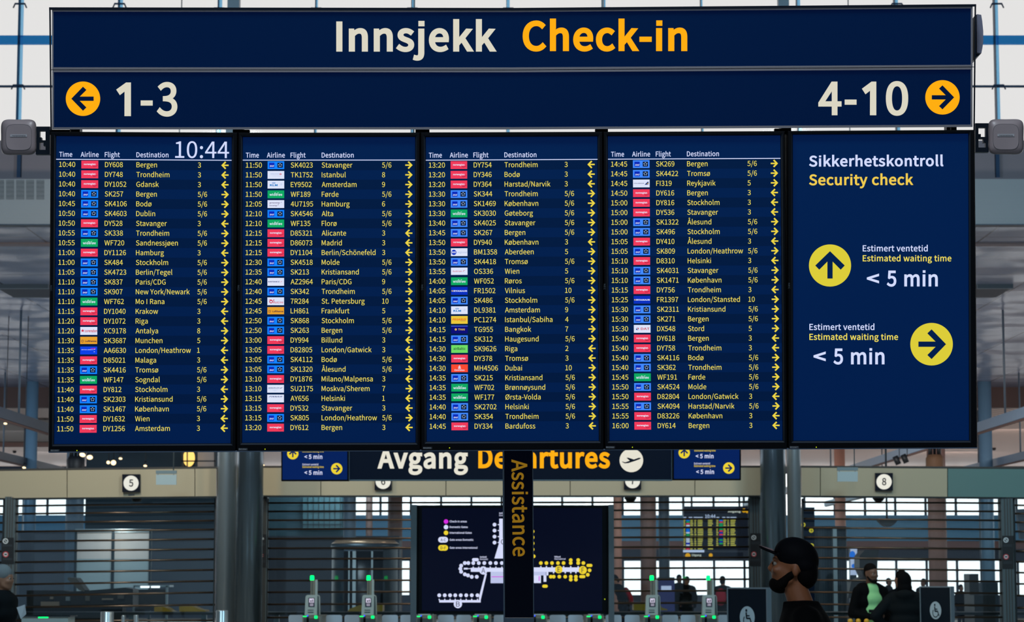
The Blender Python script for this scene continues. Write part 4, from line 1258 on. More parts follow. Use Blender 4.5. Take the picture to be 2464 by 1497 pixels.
# ---- glazing behind the grille
for n, (a, b) in enumerate(((-120, 520), (635, 1830), (1930, 2560))):
    xa, xb = at(a, 1300, 36).x, at(b, 1300, 36).x
    wn = MB().box(xa, xb, 36.0, 36.02, 0, zat(1192, 36), 'screen_glass').build('window_%d' % (n + 4))
    struct(wn)

# ================================================================ things in the hall
paint('grille_bar', '#5a4c40', .28, .8)
paint('notice_black', '#04080e', .45)
paint('notice_white', '#b9c0c4', .6)
paint('notice_red', '#b0343c', .6)
paint('notice_faint', '#2c3840', .6)
paint('plate_grey', '#8ea2aa', .5)
paint('plate_bar', '#5e717a', .5)
paint('cable', '#6b7880', .4, .5)
lit('number_disc', '#e9e8dc', 1.0)
lit('number_field', '#030714', 1.0, .4, .12)
lit('far_navy', '#020c1c', 1.0, .3, .08)
lit('far_cream', '#e6e2d2', 1.0)
lit('far_amber', '#ffb010', 1.0)
lit('far_screen', '#04205a', 1.0)
lit('map_dark', '#02051a', 1.0, .15, .15)
lit('map_white', '#d6dcfa', 1.0)
lit('map_grey', '#bcc4e8', 1.0)
lit('map_yellow', '#ecd232', 1.0)
lit('map_magenta', '#d42ae0', 1.0)
lit('map_ink', '#141c3c', 1.0)
paint('map_frame', '#5a656a', .4, .5)
paint('gate_grey', '#8d9c9c', .4)
paint('gate_dark', '#2c3a3c', .4)
paint('gate_steel', '#77786c', .35, .5)
paint('gate_label', '#20283a', .5)
lit('gate_green', '#00e060', 3.0, sample=True)
lit('gate_blue', '#3048ff', 2.0)
lit('gate_icon', '#d6cfe6', 1.0)
paint('flap', '#8fa3b6', .3)
paint('sign_stand', '#06131f', .35, spec=.12)
paint('stand_rim', '#8896a0', .35, .6)
paint('stand_white', '#a9b8c0', .6)

# ---- roller grille bars: one grille per bay
BAYS = [((34.5, 519, 1), [(1217.7, 1211.8), (1236.8, 1231.3), (1258, 1253), (1279.6, 1274.3), (1303.3, 1297.2), (1326.6, 1321.5), (1353.3, 1345.9), (1378.7, 1371.3), (1406.7, 1398.2), (1434, 1425.8), (1461.8, 1455.4)], 'bronze grille bars under the beige beam with number 5'),
        ((642, 1805, 1), [(1210.5, 1208.3), (1231, 1227.5), (1252.2, 1248.8), (1273.7, 1269.6), (1296.7, 1292.3), (1319.6, 1315.8), (1345.3, 1341.5), (1370.5, 1366.6), (1397.6, 1394), (1425.5, 1421.5), (1454.6, 1450.7)], 'bronze grille bars under numbers 6 and 7, behind the automatic gates'),
        ((1930, 2411, 1), [(1208.4, 1211), (1228.4, 1231), (1248.4, 1252.6), (1269.9, 1274.5), (1292.9, 1297.7), (1316.7, 1321.3), (1342, 1347.5), (1368.2, 1373), (1395.8, 1399.6), (1425, 1428), (1454, 1457.7)], 'bronze grille bars under the beige beam with number 8'),
        ((2439, 2560, 1), [(1216, 1217), (1236, 1237), (1257, 1258), (1279, 1280), (1302.5, 1304), (1326, 1328), (1352, 1354), (1378, 1380), (1405, 1407), (1433, 1435), (1463, 1465)], 'bronze grille bars right of the last dark post'),
        ((-130, 10, 1), [(1218.5, 1217.8), (1237.6, 1237), (1258.8, 1258.2), (1280.4, 1279.8), (1304.2, 1303.6), (1327.5, 1327), (1354.2, 1353.6), (1379.6, 1379), (1407.6, 1407), (1435, 1434.3), (1462.8, 1462)], 'bronze grille bars left of the first dark post')]
for (x0, x1, _), ys, lab in BAYS:
    a, b = at(x0, 1300, YB), at(x1, 1300, YB)
    root = thing('roller_grille', lab, 'grille', ((a.x + b.x) / 2, YB, 0), 'roller grilles of the checkpoint')
    for y0, y1 in ys:
        MB().tube(at(x0, y0, YB), at(x1, y1, YB), .0145, 'grille_bar', n=10).build('bar', root)
    last = ys[-1]
    for k in range(1, 8):
        z = zat(last[0], YB) - k * .19
        MB().tube((a.x, YB, z), (b.x, YB, z), .0145, 'grille_bar', n=8).build('bar', root)
    for x in (a.x + .012, b.x - .012):
        MB().box(x - .012, x + .012, YB - .03, YB + .03, 0, zat(1200, YB), 'frame_dark').build('guide_rail', root)
# ---- notices on the posts
def notice(x0, x1, y0, y1, label):
    pl = upright(YB - .112)
    root = thing('notice_panel', label, 'notice', pl.at((x0 + x1) / 2, y1), 'black notices on the grille posts')
    MB().rect(pl, x0, y0, x1, y1, .0, 'notice_black', .008).build('panel', root)
    h, w_ = y1 - y0, x1 - x0
    ic = MB()
    cx = x0 + w_ * .33
    ic.ring(pl, cx, y0 + h * .13, w_ * .14, w_ * .23, .002, 'notice_white', 24)
    ic.poly(pl, [(cx - 3.2, y0 + h * .13 - 2), (cx - 1, y0 + h * .13 - 2.6), (cx + 3.2, y0 + h * .13 + 1.6), (cx + 1, y0 + h * .13 + 2.6)], .002, 'notice_white')
    ic.build('arrow_icon', root)
    ic = MB()
    cx = x0 + w_ * .34
    ic.ring(pl, cx, y0 + h * .64, w_ * .17, w_ * .24, .002, 'notice_red', 24)
    ic.disc(pl, cx, y0 + h * .64, w_ * .165, .0015, 'notice_white', 20)
    ic.rect(pl, cx - 3, y0 + h * .64 - 1.6, cx + 3, y0 + h * .64 + 1.6, .0025, 'notice_black')
    ic.build('camera_icon', root)
    tx = MB()
    for q in (.27, .31, .79, .83):
        tx.rect(pl, x0 + w_ * .1, y0 + h * q, x0 + w_ * .85, y0 + h * q + 1, .001, 'notice_faint')
    tx.build('small_print', root)
notice(3.5, 33, 1294, 1357, 'black notice with round icons on the leftmost dark grille post')
notice(628, 640.5, 1286, 1365.5, 'narrow black notice beside the left glossy column')
notice(1805, 1831.5, 1283.5, 1362, 'black notice with round icons left of the right glossy column')
notice(2411.5, 2439, 1289.5, 1368.5, 'black notice with round icons on the rightmost dark post')
# ---- number signs on the beam
def number_sign(n, x, y, s, rd, Y, label):
    pl = upright(Y)
    root = thing('number_sign', label, 'sign', pl.at(x, y + s), 'square number signs on the beige beam')
    b = MB()
    b.slab(pl, [(x - s, y - s), (x + s, y - s), (x + s, y + s), (x - s, y + s)], 0, .06, 'number_field')
    b.build('housing', root)
    d = MB()
    d.disc(pl, x, y, rd, .004, 'number_disc', 48)
    dd = d.build('disc', root)
    t = MB()
    t.text(pl, n, x - 4.9, y + 8.4, 17.4, 'number_field', .007, 10.2, 24, 8)
    label_part(t.build('numeral', root), 'dark numeral ' + n)
number_sign('5', 315.3, 1162.8, 21.4, 18.2, 35.04, 'square black sign with lit disc showing number 5')
number_sign('6', 921.8, 1158.6, 20.6, 18.2, 34.94, 'square sign half hidden under the Avgang sign, number 6')
number_sign('7', 1522.2, 1157.2, 20.6, 18.0, 34.94, 'square sign half hidden under the plane disc, number 7')
number_sign('8', 2127.3, 1159.5, 21.2, 18.4, 35.04, 'square black sign with lit disc showing number 8')
# ---- blank grey hanging plates beside 5 and 8
for x0, y0, lab in ((375, 1132.3, 'blank grey plate on a cable right of number 5'), (2014.5, 1124.6, 'blank grey plate on a cable left of number 8')):
    pl = upright(34.3)
    root = thing('blank_plate', lab, 'sign', pl.at(x0 + 25, y0 + 34), 'blank plates hung before the beam')
    MB().rect(pl, x0, y0, x0 + 50, y0 + 8, 0, 'plate_bar', .03).build('bar', root)
    MB().rect(pl, x0 + .5, y0 + 10, x0 + 49.5, y0 + 34.4, 0, 'plate_grey', .02).build('plate', root)
    for dx in (4, 42):
        MB().rect(pl, x0 + dx, y0 + 7, x0 + dx + 2, y0 + 11, .002, 'cable', .004).build('hook', root)
    p = pl.at(x0 + 42, y0)
    MB().tube((p.x, 34.32, p.z), (p.x + .02, 34.32, 13), .008, 'cable', n=8).build('suspension_cable', root)

# ---- departures sign with a small waiting-time screen at each end
YD = 22.3
pl = upright(YD)
root = thing('departures_sign', 'long dark sign reading Avgang Departures with a plane disc, seen under the board', 'sign', pl.at(1228, 1155))
MB().rect(pl, 841, 1040, 1615.5, 1154.6, 0, 'far_navy', .12).build('light_panel', root)
fr = MB()
fr.rect(pl, 839, 1154.2, 1617.5, 1156.4, .004, 'plate_bar', .13)
fr.rect(pl, 839.2, 1040, 841.2, 1155, .003, 'plate_bar', .12)
fr.rect(pl, 1615.4, 1040, 1617.4, 1155, .003, 'plate_bar', .12)
fr.build('frame', root)
t = MB()
t.text(pl, 'Avgang', 908.9, 1127.8, 50, 'far_cream', .003, 217, 36, 7)
label_part(t.build('lettering', root), 'cream word Avgang')
t = MB()
t.text(pl, 'Departures', 1151, 1127, 50, 'far_amber', .003, 316.5, 36, 7)
label_part(t.build('lettering', root), 'amber word Departures')
t = MB()
t.disc(pl, 1519.2, 1108, 28.4, .003, 'far_cream', 56)
zx = lambda x, y: (1220 + x / 3.425, 1060 + y / 3.425)
t.poly(pl, [zx(*p) for p in ((945, 176), (954, 174), (972, 180), (1012, 168), (984, 143), (1000, 142), (1046, 157), (1085, 143), (1101, 143), (1102, 149), (1090, 156), (1056, 169), (1000, 187), (970, 189))], .005, 'far_navy')
label_part(t.build('plane_disc', root), 'cream disc with a dark climbing plane')
for x in (991.5, 1454):
    p = pl.at(x, 1040)
    MB().tube((p.x, YD + .06, p.z), (p.x, YD + .06, 13), .008, 'cable').build('suspension_rod', root)
def wait_screen(x0, x1, yb, lab, up, rt, tx):
    root = thing('waiting_screen', lab, 'screen', pl.at((x0 + x1) / 2, yb), 'small waiting-time screens beside the Avgang sign')
    MB().rect(pl, x0, 880, x1, yb, .02, 'bezel', .09).build('bezel', root)
    s = MB()
    s.rect(pl, x0 + 3, 884, x1 - 3.5, yb - 3.2, .0215, 'far_screen', .001)
    sc = s.build('screen', root)
    t = MB()
    for (cx, cy), way in ((up, 'U'), (rt, 'R')):
        t.disc(pl, cx, cy, 13.7, .023, 'map_yellow', 32)
        t.arrow(pl, cx, cy, 13.7, way, .025, 'far_screen')
    t.build('arrow_discs', sc)
    t = MB()
    for xe, ye, xm, ym in tx:
        t.text(pl, 'Estimert ventetid', xe, ye - 6, 4.6, 'map_white', .023, 38, 14, 3)
        t.text(pl, 'Estimated waiting time', xe, ye, 4.6, 'map_yellow', .023, 51, 14, 3)
        t.text(pl, '< 5 min', xm, ym, 10.6, 'map_white', .023, 43, 28, 4)
    t.build('lettering', sc)
wait_screen(676.8, 839, 1157.6, 'small waiting-time screen at the left end of the Avgang sign', (704.5, 1092), (810.2, 1128), ((727.9, 1088.5, 732.6, 1104.6), (727.9, 1126, 732.6, 1142.8)))
wait_screen(1618.8, 1783, 1155.4, 'small waiting-time screen at the right end of the Avgang sign', (1646.4, 1089.6), (1753.6, 1126.6), ((1671, 1086.6, 1674, 1103), (1670.3, 1123.8, 1675.2, 1140.8)))

# ---- airport map display
YM = 25.2
pl = upright(YM)
root = thing('map_display', 'big dark screen showing the airport gate map between two grey posts', 'screen', (at(1233, 1400, YM).x, YM + .06, 0))
for x0, x1, lab in ((989, 1002.3, 'left'), (1464, 1477.5, 'right')):
    b = MB()
    p, q = pl.at(x0, 1215), pl.at(x1, 1400)
    b.box(p.x, q.x, YM - .03, YM + .16, 0, p.z, 'map_frame')
    b.build('post', root)
MB().rect(pl, 1002.3, 1216, 1464, 1477.5, 0, 'bezel', .1).build('bezel', root)
s = MB()
s.rect(pl, 1015.3, 1223, 1449, 1470.6, .001, 'map_dark', .001)
ms = s.build('screen', root)
A = lambda x, y: (1000 + x / 5.217, 1210 + y / 5.217)
B = lambda x, y: (1260 + x / 5.217, 1210 + y / 5.217)
k = 1 / 5.217
lg = MB()
for y, m in ((236, 'map_magenta'), (306, 'map_white'), (377, 'map_yellow')):
    lg.disc(pl, *A(382, y), 5.4, .003, m, 28)
for (y0, y1), m, s in (((428, 500), 'map_white', 'A-C'), ((530, 602), 'map_yellow', 'D-F')):
    lg.pill(pl, *A(283, y0), *A(408, y1), .003, m)
    lg.text(pl, s, A(314, 0)[0], A(0, y1 - 18)[1], 34 * k, 'map_ink', .005, 66 * k, 14, 4)
for s, y, x1 in (('Check-in areas', 247, 643), ('Domestic Gates', 317, 655), ('International Gates', 389, 705), ('Gate areas Domestic', 477, 727), ('Gate areas International', 577, 777)):
    lg.text(pl, s, A(427, 0)[0], A(0, y)[1], 25 * k, 'map_white', .003, (x1 - 427) * k, 22, 4)
lg.build('legend', ms)
mp = MB()
R = lambda F, a, b, c, d, m='map_white', l=.003: mp.rect(pl, *F(a, b), *F(c, d), l, m)
R(A, 297, 1222, 817, 1252)
mp.poly(pl, [A(797, 1222), A(817, 1222), A(895, 890), A(872, 890), A(797, 1180)], .003, 'map_white')
R(A, 693, 817, 1330, 867)
R(A, 605, 817, 655, 838)
R(A, 655, 823, 693, 832)
R(A, 942, 866, 1330, 1010, 'map_grey')
R(A, 952, 925, 1250, 934, 'map_magenta', .0035)
R(A, 1050, 200, 1095, 520)
mp.poly(pl, [A(1050, 500), A(1130, 500), A(1150, 700), A(990, 700)], .003, 'map_white')
R(B, 60, 812, 720, 868)
R(B, 60, 866, 280, 912, 'map_grey')
R(B, 60, 912, 217, 1008, 'map_white')
R(B, 285, 866, 310, 912)
R(B, 250, 912, 285, 992)
R(B, 190, 920, 201, 980, 'map_magenta', .0035)
for x in (297, 366, 433, 498, 567, 636, 705, 777):
    mp.disc(pl, *A(x, 1162), 4.5, .003, 'map_white', 18)
    R(A, x - 7, 1206, x + 7, 1224)
for x, y in [(x, 757) for x in (618, 662, 724, 793, 863, 938, 1008, 1083)] + [(572, 790), (562, 828), (572, 866), (618, 898), (658, 912), (705, 930), (768, 930)] + [(991, y) for y in (275, 349, 425, 500)]:
    mp.disc(pl, *A(x, y), 4.5, .0035, 'map_white', 18)
    mp.text(pl, '20', *A(x - 11, y + 6), 2.2, 'map_grey', .004, 4.2, 10, 2)
for x in (724, 793, 938, 1008, 1083):
    R(A, x - 7, 802, x + 7, 820)
for y in (275, 349, 425, 500):
    R(A, 1032, y - 6, 1052, y + 6)
mp.pill(pl, *A(708, 695), *A(793, 735), .003, 'map_white')
for F, x, y, rr, m, s in ((A, 850, 850, 51, 'map_white', 'A'), (A, 531, 1272, 52, 'map_white', 'B'), (A, 1095, 490, 50, 'map_white', 'C'), (B, 441, 838, 48, 'map_yellow', 'E'), (B, 742, 846, 51, 'map_yellow', 'F')):
    mp.disc(pl, *F(x, y), rr * k, .005, m, 32)
    mp.text(pl, s, F(x - 24 if s in 'ABC' else x - 16, 0)[0], F(0, y + 32)[1], 64 * k, 'map_ink', .007, (48 if s in 'ABC' else 32) * k, 4, 6)
for x, y in [(112, v) for v in (360, 435, 510, 587)] + [(126, 672)] + [(x, 757) for x in (216, 286, 356, 431, 501, 591, 685, 750)] + [(591, 720), (685, 720), (828, 848), (805, 904)] + [(x, 928) for x in (341, 377, 448, 522, 592, 656)] + [(592, 965), (656, 965)]:
    mp.disc(pl, *B(x, y), 4.4, .0035, 'map_yellow', 18)
for x in (216, 286, 356, 501, 591, 685):
    R(B, x - 8, 796, x + 8, 814)
for x in (376, 522, 592, 656):
    R(B, x - 8, 866, x + 8, 886)
for q in ((788, 768, 863, 806), (698, 908, 775, 946), (233, 1028, 303, 1067)):
    mp.pill(pl, *B(*q[:2]), *B(*q[2:]), .0035, 'map_yellow')
for F, s, x, y, x1, bd in ((A, 'Innland', 808, 690, 890, 34), (A, 'Domestic', 808, 718, 910, 10), (B, 'Utland', 387, 688, 462, 34), (B, 'International', 387, 715, 526, 10), (A, 'Innland', 1050, 140, 1132, 34), (A, 'Domestic', 1050, 168, 1152, 10)):
    mp.text(pl, s, *F(x, y), 20 * k, 'map_white', .003, (x1 - x) * k, bd, 3)
mp.build('gate_map', ms)
MB().disc(pl, *B(1019, 1211), 1.2, .002, 'power_green', 10).build('power_lamp', root)

# ---- automatic boarding-pass gates
YGATE = 33.6
pl = upright(YGATE)
def P(x, y):
    return pl.at(x, y)
def gate_proto():
    x0 = P(735.4, 1450).x
    root = thing('automatic_gate', '', 'gate', (P(752, 1450).x, YGATE + .3, 0), 'automatic gates in front of the grille')
    # lower cabinet
    c = MB()
    a, b = P(728, 1490).x, P(771, 1490).x
    c.box(a, b, YGATE - .02, YGATE + 1.2, 0, P(0, 1482).z, 'gate_steel')
    c.box(a + .02, b - .02, YGATE - .03, YGATE - .02, .1, P(0, 1488).z, 'gate_dark')
    c.build('cabinet', root)
    # reader head: rounded slab, slightly tapered
    h = MB()
    pts = [(733, 1480.5), (735.2, 1437), (736.5, 1433.6), (739.5, 1432), (764, 1432), (767, 1433.5), (768.4, 1437), (769, 1480.5)]
    h.prism([P(x, y) for x, y in pts][::-1], (0, .16, 0), 'gate_grey')
    h.build('reader_head', root)
    s = MB()
    s.prism([P(x, y) + Vector((0, -.003, 0)) for x, y in ((763.8, 1434), (767, 1435), (768.4, 1480), (762.8, 1480))][::-1], (0, .01, 0), 'gate_dark')
    s.build('side_strip', root)
    l = MB()
    l.rect(pl, 742, 1438.6, 757, 1460.8, .004, 'gate_label', .003)
    l.rect(pl, 744.2, 1440.4, 755.3, 1450.4, .006, 'gate_icon')
    l.rect(pl, 746.5, 1444.5, 749.5, 1449, .007, 'gate_label')
    l.rect(pl, 751, 1443, 753.5, 1449, .007, 'gate_label')
    for y in (1453.4, 1456.6):
        l.rect(pl, 745.5, y, 754, y + 1.1, .006, 'gate_icon')
    l.build('label', root)
    l = MB()
    for y0, y1 in ((1467.6, 1469.2), (1472.4, 1474.8)):
        l.rect(pl, 740.5, y0, 754.5, y1, .004, 'gate_dark', .003)
    l.build('ticket_slot', root)
    p = MB()
    a, b, d = P(746.7, 1400).x, P(757.5, 1400).x, P(762.7, 1400).x
    p.box(a, b, YGATE + .04, YGATE + .12, P(0, 1432).z, P(0, 1396.5).z, 'gate_steel')
    p.box(b, d, YGATE + .05, YGATE + .14, P(0, 1432).z, P(0, 1395).z, 'gate_grey')
    p.box(P(750.2, 1400).x, P(751.4, 1400).x, YGATE + .035, YGATE + .04, P(0, 1432).z, P(0, 1398).z, 'gate_dark')
    p.build('lamp_post', root)
    g = MB()
    cx = P(749.9, 1390).x
    g.lathe((cx, YGATE + .08, 0), [(.022, P(0, 1397.4).z), (.028, P(0, 1396).z), (.028, P(0, 1387).z), (.02, P(0, 1384.8).z)], 'gate_green', 18)
    label_part(g.build('signal_lamp', root), 'glowing green lamp')
    g = MB()
    g.rect(pl, 729, 1482.6, 738, 1484.6, .03, 'gate_green', .01)
    g.rect(pl, 756.6, 1482, 763.6, 1489.5, .03, 'gate_green', .01)
    g.build('edge_light', root)
    g = MB()
    g.disc(pl, 740, 1482, 1.7, .035, 'gate_blue', 12)
    g.rect(pl, 737.5, 1484, 743, 1500, .03, 'notice_black', .02)
    g.build('scanner', root)
    for x0, x1 in ((686.5, 723), (778, 817)):
        f_ = MB()
        q = [(x0, 1545), (x0, 1486), (x0 + 1.3, 1482.6), (x0 + 4.6, 1481.2), (x1 - 4.6, 1481.2), (x1 - 1.3, 1482.6), (x1, 1486), (x1, 1545)]
        f_.prism([P(x, y) + Vector((0, .5, 0)) for x, y in q][::-1], (0, .02, 0), 'flap')
        f_.build('flap', root)
    return root
gp = gate_proto()
names = ['leftmost automatic gate with green lamp, left of the map screen', 'automatic gate with green lamp just left of the map screen', 'automatic gate behind the left edge of the map screen', 'automatic gate behind the map, left of the Assistance pylon', 'automatic gate behind the map, right of the Assistance pylon', 'automatic gate behind the right part of the map screen', 'automatic gate with green lamp just right of the map screen', 'automatic gate with green lamp beside the tilted wheelchair sign']
gp['label'] = names[0]
step = P(886.4, 1450).x - P(750, 1450).x
for i in range(1, 8):
    dup(gp, (step * i + (.01 if i > 5 else 0), 0, 0), names[i])

# ---- turned wheelchair signs
def wheelchair_sign(cx, cy, Y, w, h, yaw, rd, label):
    c = at(cx, cy, Y)
    fr = Local(c, yaw)
    root = thing('wheelchair_sign', label, 'sign', (c.x, c.y, 0), 'wheelchair signs on stands')
    top = .29 * 1
    MB().slab(fr, [(-w / 2, -top), (w / 2, -top), (w / 2, h), (-w / 2, h)], 0, .05, 'sign_stand', 'stand_rim').build('panel', root)
    rim = MB()
    for q in ((-w / 2 - .015, -top - .015, w / 2 + .015, -top), (-w / 2 - .015, -top, -w / 2, h), (w / 2, -top, w / 2 + .015, h)):
        rim.slab(fr, [(q[0], q[1]), (q[2], q[1]), (q[2], q[3]), (q[0], q[3])], .006, .06, 'stand_rim')
    rim.build('rim', root)
    ic = MB()
    ic.disc(fr, 0, 0, rd, .003, 'stand_white', 40)
    u = rd
    m = 'sign_stand'
    ic.disc(fr, -.1 * u, -.62 * u, .13 * u, .005, m, 18)
    ic.line(fr, -.12 * u, -.45 * u, -.06 * u, .12 * u, .17 * u, .005, m)
    ic.line(fr, -.10 * u, -.14 * u, .34 * u, -.14 * u, .12 * u, .005, m)
    ic.line(fr, -.08 * u, .10 * u, .40 * u, .10 * u, .15 * u, .005, m)
    ic.line(fr, .36 * u, .06 * u, .62 * u, .62 * u, .15 * u, .005, m)
    n = 22
    pts = [(.0 * u + .48 * u * math.cos(t), .28 * u + .48 * u * math.sin(t)) for t in (math.pi * (.12 + 1.12 * k / n) for k in range(n + 1))]
    for (a, b), (c_, d) in zip(pts, pts[1:]):
        ic.line(fr, a, b, c_, d, .11 * u, .005, m)
    label_part(ic.build('wheelchair_icon', root), 'pale disc with dark wheelchair figure')
    z = c.z - h
    foot = MB()
    foot.box(c.x - .03, c.x + .03, c.y + .02, c.y + .09, 0, z + .1, 'stand_rim')
    foot.lathe((c.x, c.y + .05, 0), [(.2, 0), (.2, .02), (.06, .03)], 'stand_rim', 28)
    foot.build('stand', root)
wheelchair_sign(1798.5, 1485.7, 25.0, .58, .5, math.radians(-53), .113, 'navy wheelchair sign cut by the lower edge, left of the capped person')
wheelchair_sign(2251.5, 1469, 31.0, .58, .6, math.radians(-60), .112, 'navy wheelchair sign standing right of the two dark-coated people')

# ================================================================ beyond the grille
paint('panel_light', '#b4aca8', .6)
paint('panel_low', '#86959a', .5)
paint('steel_dark', '#27343c', .35, .5)
paint('steel_light', '#9aa6ac', .3, .7)
paint('machine_black', '#0c1014', .4)
paint('machine_grey', '#4e4c4a', .5)
paint('machine_bag', '#857a70', .6)
paint('guard_yellow', '#e2a010', .45)
paint('lift_bronze', '#a8886c', .3, .7)
paint('drum_brown', '#7c5c42', .6)
paint('lift_dark', '#10181e', .35)
paint('room_dark', '#16303e', .7)
paint('room_teal', '#3c5f6c', .6)
paint('room_slate', '#3c4652', .6)
paint('ribbed', '#1d2c36', .4, .4)
lit('tube_lamp', '#ffffff', 2.5, sample=True)
lit('globe_lamp', '#ffd070', 1.4, sample=True)
lit('spot_face', '#ffe2b0', 2.2, sample=True)
paint('spot_body', '#141a20', .5)
lit('poster_blue', '#2a7ef0', .9)
lit('poster_white', '#ccd4f4', .9)
# dark room blocks and partitions
def block(name, x0, y0, x1, y1, Y, depth, m, label, cat, floor=False):
    a, b = at(x0, y0, Y), at(x1, y1, Y)
    return tag(MB().box(a.x, b.x, Y, Y + depth, 0 if floor else b.z, a.z, m).build(name, None, ((a.x + b.x) / 2, Y + depth / 2, 0 if floor else b.z)), label, cat)
for q, m in (((208, 1085, 520, 1276, 56), 'room_dark'), ((640, 1150, 829, 1290, 78), 'room_teal'), ((640, 1290, 960, 1500, 72), 'room_slate'), ((360, 1276, 520, 1470, 54), 'room_slate'), ((-160, 1281, 186, 1500, 64), 'room_slate')):
    x0, y0, x1, y1, Y = q
    a, b = at(x0, y0, Y), at(x1, y1, Y)
    struct(MB().box(a.x, b.x, Y, Y + 1.5, max(b.z, 0), a.z, m).build('wall_partition'))
# lattice window on the teal wall
pl = upright(77.9)
wn = struct(thing('window_7', 'latticed glazing in the teal wall', 'window', pl.at(780, 1290)))
paint('pane_teal', '#5d8a94', .2)
MB().rect(pl, 728, 1196, 822, 1272, 0, 'pane_teal', .02).build('pane', wn)
for x in range(728, 830, 13):
    MB().rect(pl, x - .6, 1196, x + .6, 1272, .02, 'steel_dark', .03).build('mullion', wn)
for y in (1230, 1262):
    MB().rect(pl, 728, y - .8, 822, y + .8, .02, 'steel_dark', .03).build('transom', wn)
# white wall panels with a framed grid
pl = upright(50)
root = thing('partition_panels', 'pale framed partition panels lit from above behind the left grille', 'partition', (pl.at(272, 1400).x, 50, 0))
for x0, x1 in ((184, 270), (274, 360)):
    MB().rect(pl, x0, 1281, x1, 1345, 0, 'panel_light', .04).build('upper_panel', root)
    MB().rect(pl, x0, 1345, x1, 1440, 0, 'panel_low', .04).build('lower_panel', root)
for x0, x1 in ((181, 184), (270, 274.5), (360, 363)):
    p, q = pl.at(x0, 1278), pl.at(x1, 1400)
    MB().box(p.x, q.x, 49.94, 50.06, 0, p.z, 'steel_dark').build('frame_post', root)
MB().rect(pl, 181, 1273, 363, 1281, .05, 'steel_light', .1).build('top_rail', root)
area_lamp('partition_lamp', (pl.at(283, 1280).x, 49.2, zat(1262, 50)), (pl.at(300, 1330).x, 50, zat(1310, 50)), .25, 8, (1, .93, .86))
# screening booth with two tube lamps
pl = upright(41)
root = thing('screening_booth', 'dark screening booth with two bright tube lamps on top', 'booth', (pl.at(363, 1450).x, 41.2, 0))
MB().rect(pl, 322, 1408, 408, 1413, .0, 'steel_light', .5).build('top_frame', root)
for x0, x1 in ((320, 324), (399, 404)):
    p, q = pl.at(x0, 1410), pl.at(x1, 1410)
    MB().box(p.x, q.x, 41, 41.04, 0, p.z, 'steel_light').build('post', root)
MB().rect(pl, 325, 1419, 398, 1470, -.1, 'machine_black', .3).build('cabinet', root)
for x0, x1 in ((338, 359), (363.5, 384)):
    MB().rect(pl, x0, 1410.5, x1, 1414.8, .02, 'tube_lamp', .02).build('tube_lamp', root)
# x-ray scanner and tray line
pl = upright(39.5)
root = thing('xray_scanner', 'black baggage scanner with a sloping grey hood behind the left grille', 'scanner', (pl.at(190, 1450).x, 39.8, 0))
MB().prism([pl.at(x, y) for x, y in ((64, 1421), (150, 1421), (165, 1424), (215, 1421), (300, 1414), (320, 1418), (320, 1462), (64, 1462))][::-1], (0, .6, 0), 'machine_black').build('housing', root)
MB().prism([pl.at(x, y, .05) for x, y in ((162, 1394), (164, 1389.5), (184, 1391), (205, 1420), (202, 1424), (190, 1420))][::-1], (0, .4, 0), 'machine_grey').build('hood', root)
MB().box(pl.at(70, 0).x, pl.at(318, 0).x, 39.6, 40.0, 0, zat(1462, 39.5), 'machine_black').build('stand', root)
for x0, y0, x1, y1, m in ((98, 1448, 142, 1460, 'machine_bag'), (120, 1436, 128, 1442, 'machine_bag'), (205, 1434, 216, 1446, 'machine_grey'), (158, 1436, 168, 1446, 'steel_light'), (245, 1440, 272, 1444, 'machine_bag'), (283, 1432, 298, 1441, 'machine_grey')):
    MB().rect(pl, x0, y0, x1, y1, .08, m, .06).build('roller_unit', root)
root = thing('conveyor', 'long black conveyor counter running across behind the automatic gates', 'conveyor', (0, 37, 0))
MB().box(at(-60, 0, 36.6).x, at(2520, 0, 36.6).x, 36.6, 37.6, zat(1480, 36.6), zat(1472, 36.9) - .006, 'machine_black').build('top', root)
for px in range(0, 2500, 170):
    x = at(px, 0, 36.7).x
    MB().box(x - .04, x + .04, 36.75, 36.83, 0, zat(1480, 36.6), 'steel_light').build('leg', root)
# yellow curved guards
pl = upright(36.9)
for pts, lab in (([(371, 1472), (371, 1460.5), (392, 1460), (402, 1464), (410, 1470), (418, 1472)], 'yellow curved guard, left one of two beside the booth'),
                 ([(431, 1472), (431, 1459.5), (462, 1459), (472, 1463), (482, 1467), (493, 1468.5), (495, 1472)], 'yellow curved guard left of the grey pilaster'),
                 ([(836, 1471.5), (842, 1465), (852, 1461), (866, 1456), (921, 1455), (921, 1471.5)], 'yellow curved guard behind the second automatic gate'),
                 ([(1525, 1469), (1525, 1453.5), (1588, 1453), (1592, 1462), (1606, 1466.5), (1606, 1469)], 'yellow curved guard behind the gate right of the map')):
    p = pl.at(pts[0][0], 1472)
    tag(MB().prism([pl.at(x, y) for x, y in pts][::-1], (0, .5, 0), 'guard_yellow').build('yellow_guard', None, (p.x, 37.1, zat(1472, 36.9))), lab, 'guard', 'yellow guards on the conveyor')
# steel bollards
for x0, x1, y0, Y, lab in ((240, 271, 1472, 33, 'polished steel cylinder at the lower left of the grille'), (518, 547, 1469, 31, 'polished steel cylinder beside the grey pilaster'), (292, 300, 1481, 33.6, 'thin steel post right of the left steel cylinder'), (322, 332, 1480, 33.6, 'second thin steel post from the left steel cylinder')):
    c = at((x0 + x1) / 2, y0, Y)
    r = (x1 - x0) / 2 * Y / FPX
    tag(MB().lathe((c.x, Y + r, 0), [(r * 1.15, 0), (r * 1.15, .02), (r, .03), (r, c.z - .01), (r * .92, c.z)], 'steel_light', 28).build('steel_bollard', None, (c.x, Y + r, 0)), lab, 'bollard', 'steel bollards')
